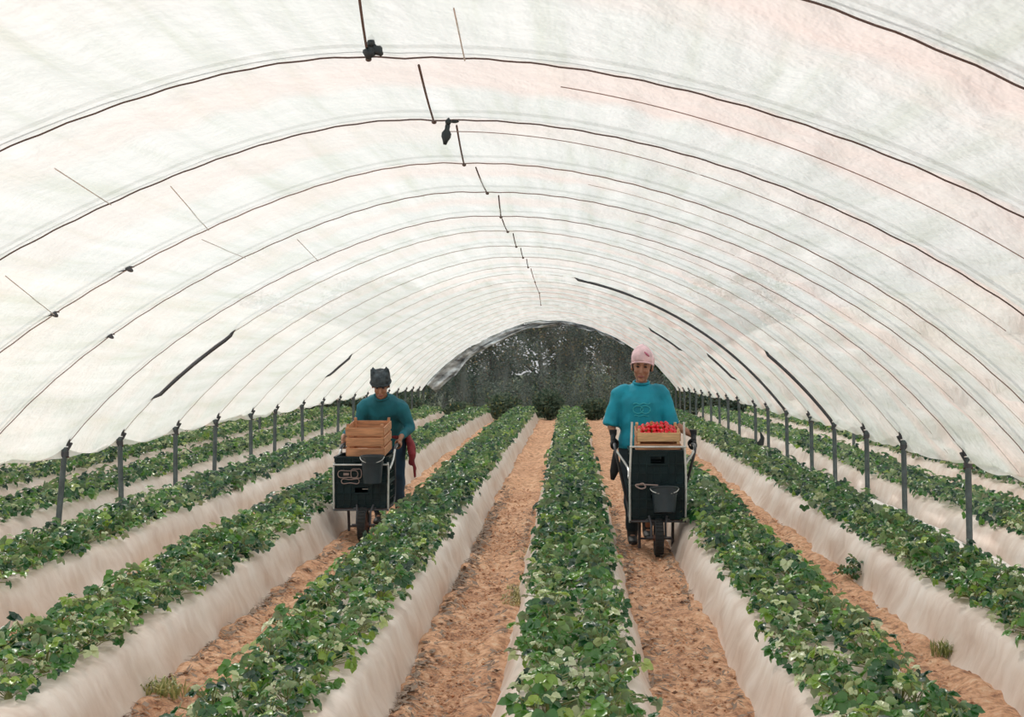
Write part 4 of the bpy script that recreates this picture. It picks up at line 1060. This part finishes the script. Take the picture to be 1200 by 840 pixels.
def make_man():
    X0, Y0 = -1.70, 12.62; g = G(12.4); V = lambda x, y, z: Vector((X0+x, Y0+y, g+z))
    Rm = head_rot(.06, .42, -.03); hc = V(.012, -.50, 1.300); s = .98
    body = MB(); P = head(body, hc, Rm, s)
    body.limb([V(0, -.33, 1.17), V(.004, -.40, 1.215), V(.008, -.46, 1.26)], [.056, .050, .052], 12)
    tr = [(V(0, .02, .80), (.150, .115)), (V(0, -.06, .90), (.140, .105)), (V(0, -.17, 1.01), (.145, .10)), (V(0, -.27, 1.09), (.145, .09)), (V(0, -.33, 1.14), (.11, .06)), (V(0, -.35, 1.16), (.05, .05))]
    body.limb([p for p, _ in tr], [q for _, q in tr], 16, up=(1, 0, 0))
    hands = {}
    legs = {-1: (V(-.085, -.14, .46), V(-.07, .0, .09)), 1: (V(.085, .10, .45), V(.075, .34, .12))}
    for s_ in (-1, 1):
        sh = V(s_*.152, -.29, 1.085); el = V(s_*.243, -.24, .90)
        hx = NX+s_*.235; grip = Vector((hx, NY+.66+.04, G(NY)+.755+.006)); ax = Vector((0, 1, .16)); wr = grip+Vector((s_*.022, .055, .070))
        body.limb([sh, sh.lerp(el, .5), el], [.043, .040, .037], 12); body.limb([el, el.lerp(wr, .35), wr], [.038, .037, .024], 12)
        hand(body, wr, grip, -ax, (s_, 0, 0)); hands[s_] = (sh, el, wr)
        hp = V(s_*.085, .02, .79); kn, an = legs[s_]
        body.limb([hp, hp.lerp(kn, .5), kn], [.088, .073, .053], 12); body.limb([kn, kn.lerp(an, .35), an], [.052, .050, .033], 12)
        body.limb([an, an+Vector((0, -.05, -.035)), an+Vector((0, -.15, -.055))], [.028, .026, .019], 10)
    me = remesh(body, .0062, 2, M_SKIN, 'person'); base = Vector((X0, Y0, g)); me.transform(Matrix.Translation(-base))
    o = link('person', me, None, base); tag(o, 'worker in a dark beanie and blue-green jumper bending over a barrow, looking down', 'person')
    b = MB(); ts = [(V(0, .02, .80), (.180, .145)), (V(0, -.06, .90), (.172, .140)), (V(0, -.17, 1.01), (.182, .135)), (V(0, -.27, 1.10), (.180, .130)), (V(0, -.335, 1.155), (.150, .095)), (V(0, -.365, 1.185), (.085, .070)), (V(.002, -.385, 1.20), (.064, .058))]
    b.tube([p for p, _ in ts], [q for _, q in ts], 20, up=(1, 0, 0))
    for s_ in (-1, 1):
        sh, el, wr = hands[s_]; b.limb([V(s_*.135, -.29, 1.110), V(s_*.172, -.29, 1.080), sh.lerp(el, .6), el], [.074, .070, .058, .052], 14); b.limb([el, el.lerp(wr, .5), el.lerp(wr, .86)], [.052, .046, .035], 12)
    jm = link('jumper', remesh(b, .010, 4, M_TEAL2, 'jumper', .015, 10, 7), o)
    q = MB(); q.tube([V(.002+.064*math.cos(a), -.392+.040*math.sin(a), 1.195+.035*math.sin(a)) for a in [2*math.pi*k/20 for k in range(21)]], .011, 7); link('neckband', pymesh('neckband', q.v, q.f, M_TEAL2, True), jm)
    b = MB(); b.limb([V(0, -.02, .88), V(0, .025, .80), V(0, .03, .74)], [(.160, .125), (.165, .13), (.15, .125)], 18, up=(1, 0, 0))
    for s_ in (-1, 1):
        hp = V(s_*.085, .02, .79); kn, an = legs[s_]
        b.limb([hp, hp.lerp(kn, .5), kn], [.102, .085, .068], 14); b.limb([kn, kn.lerp(an, .5), an+Vector((0, 0, .04))], [.068, .060, .055], 14)
    link('trousers', remesh(b, .012, 4, M_TROUB, 'trousers', .014, 9, 5), o)
    for s_ in (-1, 1):
        an = legs[s_][1]; q = MB()
        q.limb([an+Vector((0, .0, .08)), an, an+Vector((0, .01, -.045))], [.048, .045, .042], 12); q.limb([an+Vector((0, .035, -.045)), an+Vector((0, -.06, -.048)), an+Vector((0, -.165, -.052))], [(.042, .036), (.043, .036), (.038, .026)], 12)
        link('boot', remesh(q, .009, 3, M_BOOT, 'boot'), o)
    # beanie with two peaked corners
    def CP(x, y, z): return hc+Rm @ Vector((x*s, y*s, z*s))
    q = MB(); N = 28; prof = [(.086, .018), (.092, .035), (.092, .065), (.090, .090), (.082, .112), (.062, .128), (.030, .135), (.001, .136)]
    for r_, z_ in prof:
        for k in range(N):
            a = 2*math.pi*k/N; ear = .05*max(0, (z_-.06)/.07)*(max(0, math.cos(a))**10+max(0, -math.cos(a))**10)*(r_ > .05)
            wob = 1+.02*math.sin(9*a); q.v.append(CP(r_*math.cos(a)*wob*.97, .012+r_*1.12*math.sin(a)*wob, z_+ear))
    for j in range(len(prof)-1):
        for k in range(N): q.f.append([j*N+k, j*N+(k+1) % N, (j+1)*N+(k+1) % N, (j+1)*N+k])
    cap = link('beanie', pymesh('beanie', q.v, q.f, M_BEANIE, True), o); so = cap.modifiers.new('t', 'SOLIDIFY'); so.thickness = .006
    q = MB(); q.tube([CP(.090*.97*math.cos(a), .012+.090*1.12*math.sin(a), .026) for a in [2*math.pi*k/28 for k in range(29)]], (.012), 8); link('beanie_cuff', pymesh('beanie_cuff', q.v, q.f, M_BEANIE, True), cap)
    for s_ in (-1, 1):
        q = MB(); q.limb([CP(s_*.060, .0, .112), CP(s_*.072, .0, .135), CP(s_*.078, .0, .155)], [.022, .014, .005], 10); link('beanie_corner', pymesh('beanie_corner', q.v, q.f, M_BEANIE, True), cap)
    q = MB(); q.ell(CP(0, .04, -.015), (.076, .06, .06), Rm)
    for s_ in (-1, 1): q.limb([CP(s_*.070, -.025, .02), CP(s_*.074, -.01, -.01)], [.009, .008], 8)
    link('hair', pymesh('hair', q.v, q.f, M_HAIR, True), o)
    face_parts(o, P, Rm, s)
    # red jacket tied round the waist, hanging at the side
    b = MB(); b.tube([V(.178*math.cos(a), -.01+.142*math.sin(a), .83+.02*math.sin(2*a)) for a in [2*math.pi*k/24 for k in range(25)]], [(.030, .018)]*25, 10, True)
    b.limb([V(.17, .03, .86), V(.215, .0, .76), V(.235, -.02, .64), V(.225, -.02, .56)], [(.05, .03), (.085, .035), (.085, .032), (.04, .02)], 12, up=(0, 1, 0))
    b.limb([V(.235, -.02, .60), V(.26, -.03, .52), V(.262, -.03, .44)], [(.03, .018), (.022, .014), (.010, .008)], 10, up=(0, 1, 0))
    link('tied_jacket', remesh(b, .009, 2, M_RED, 'tied_jacket', .014, 14, 2), o)
    rebase(o)
    return o
make_man()
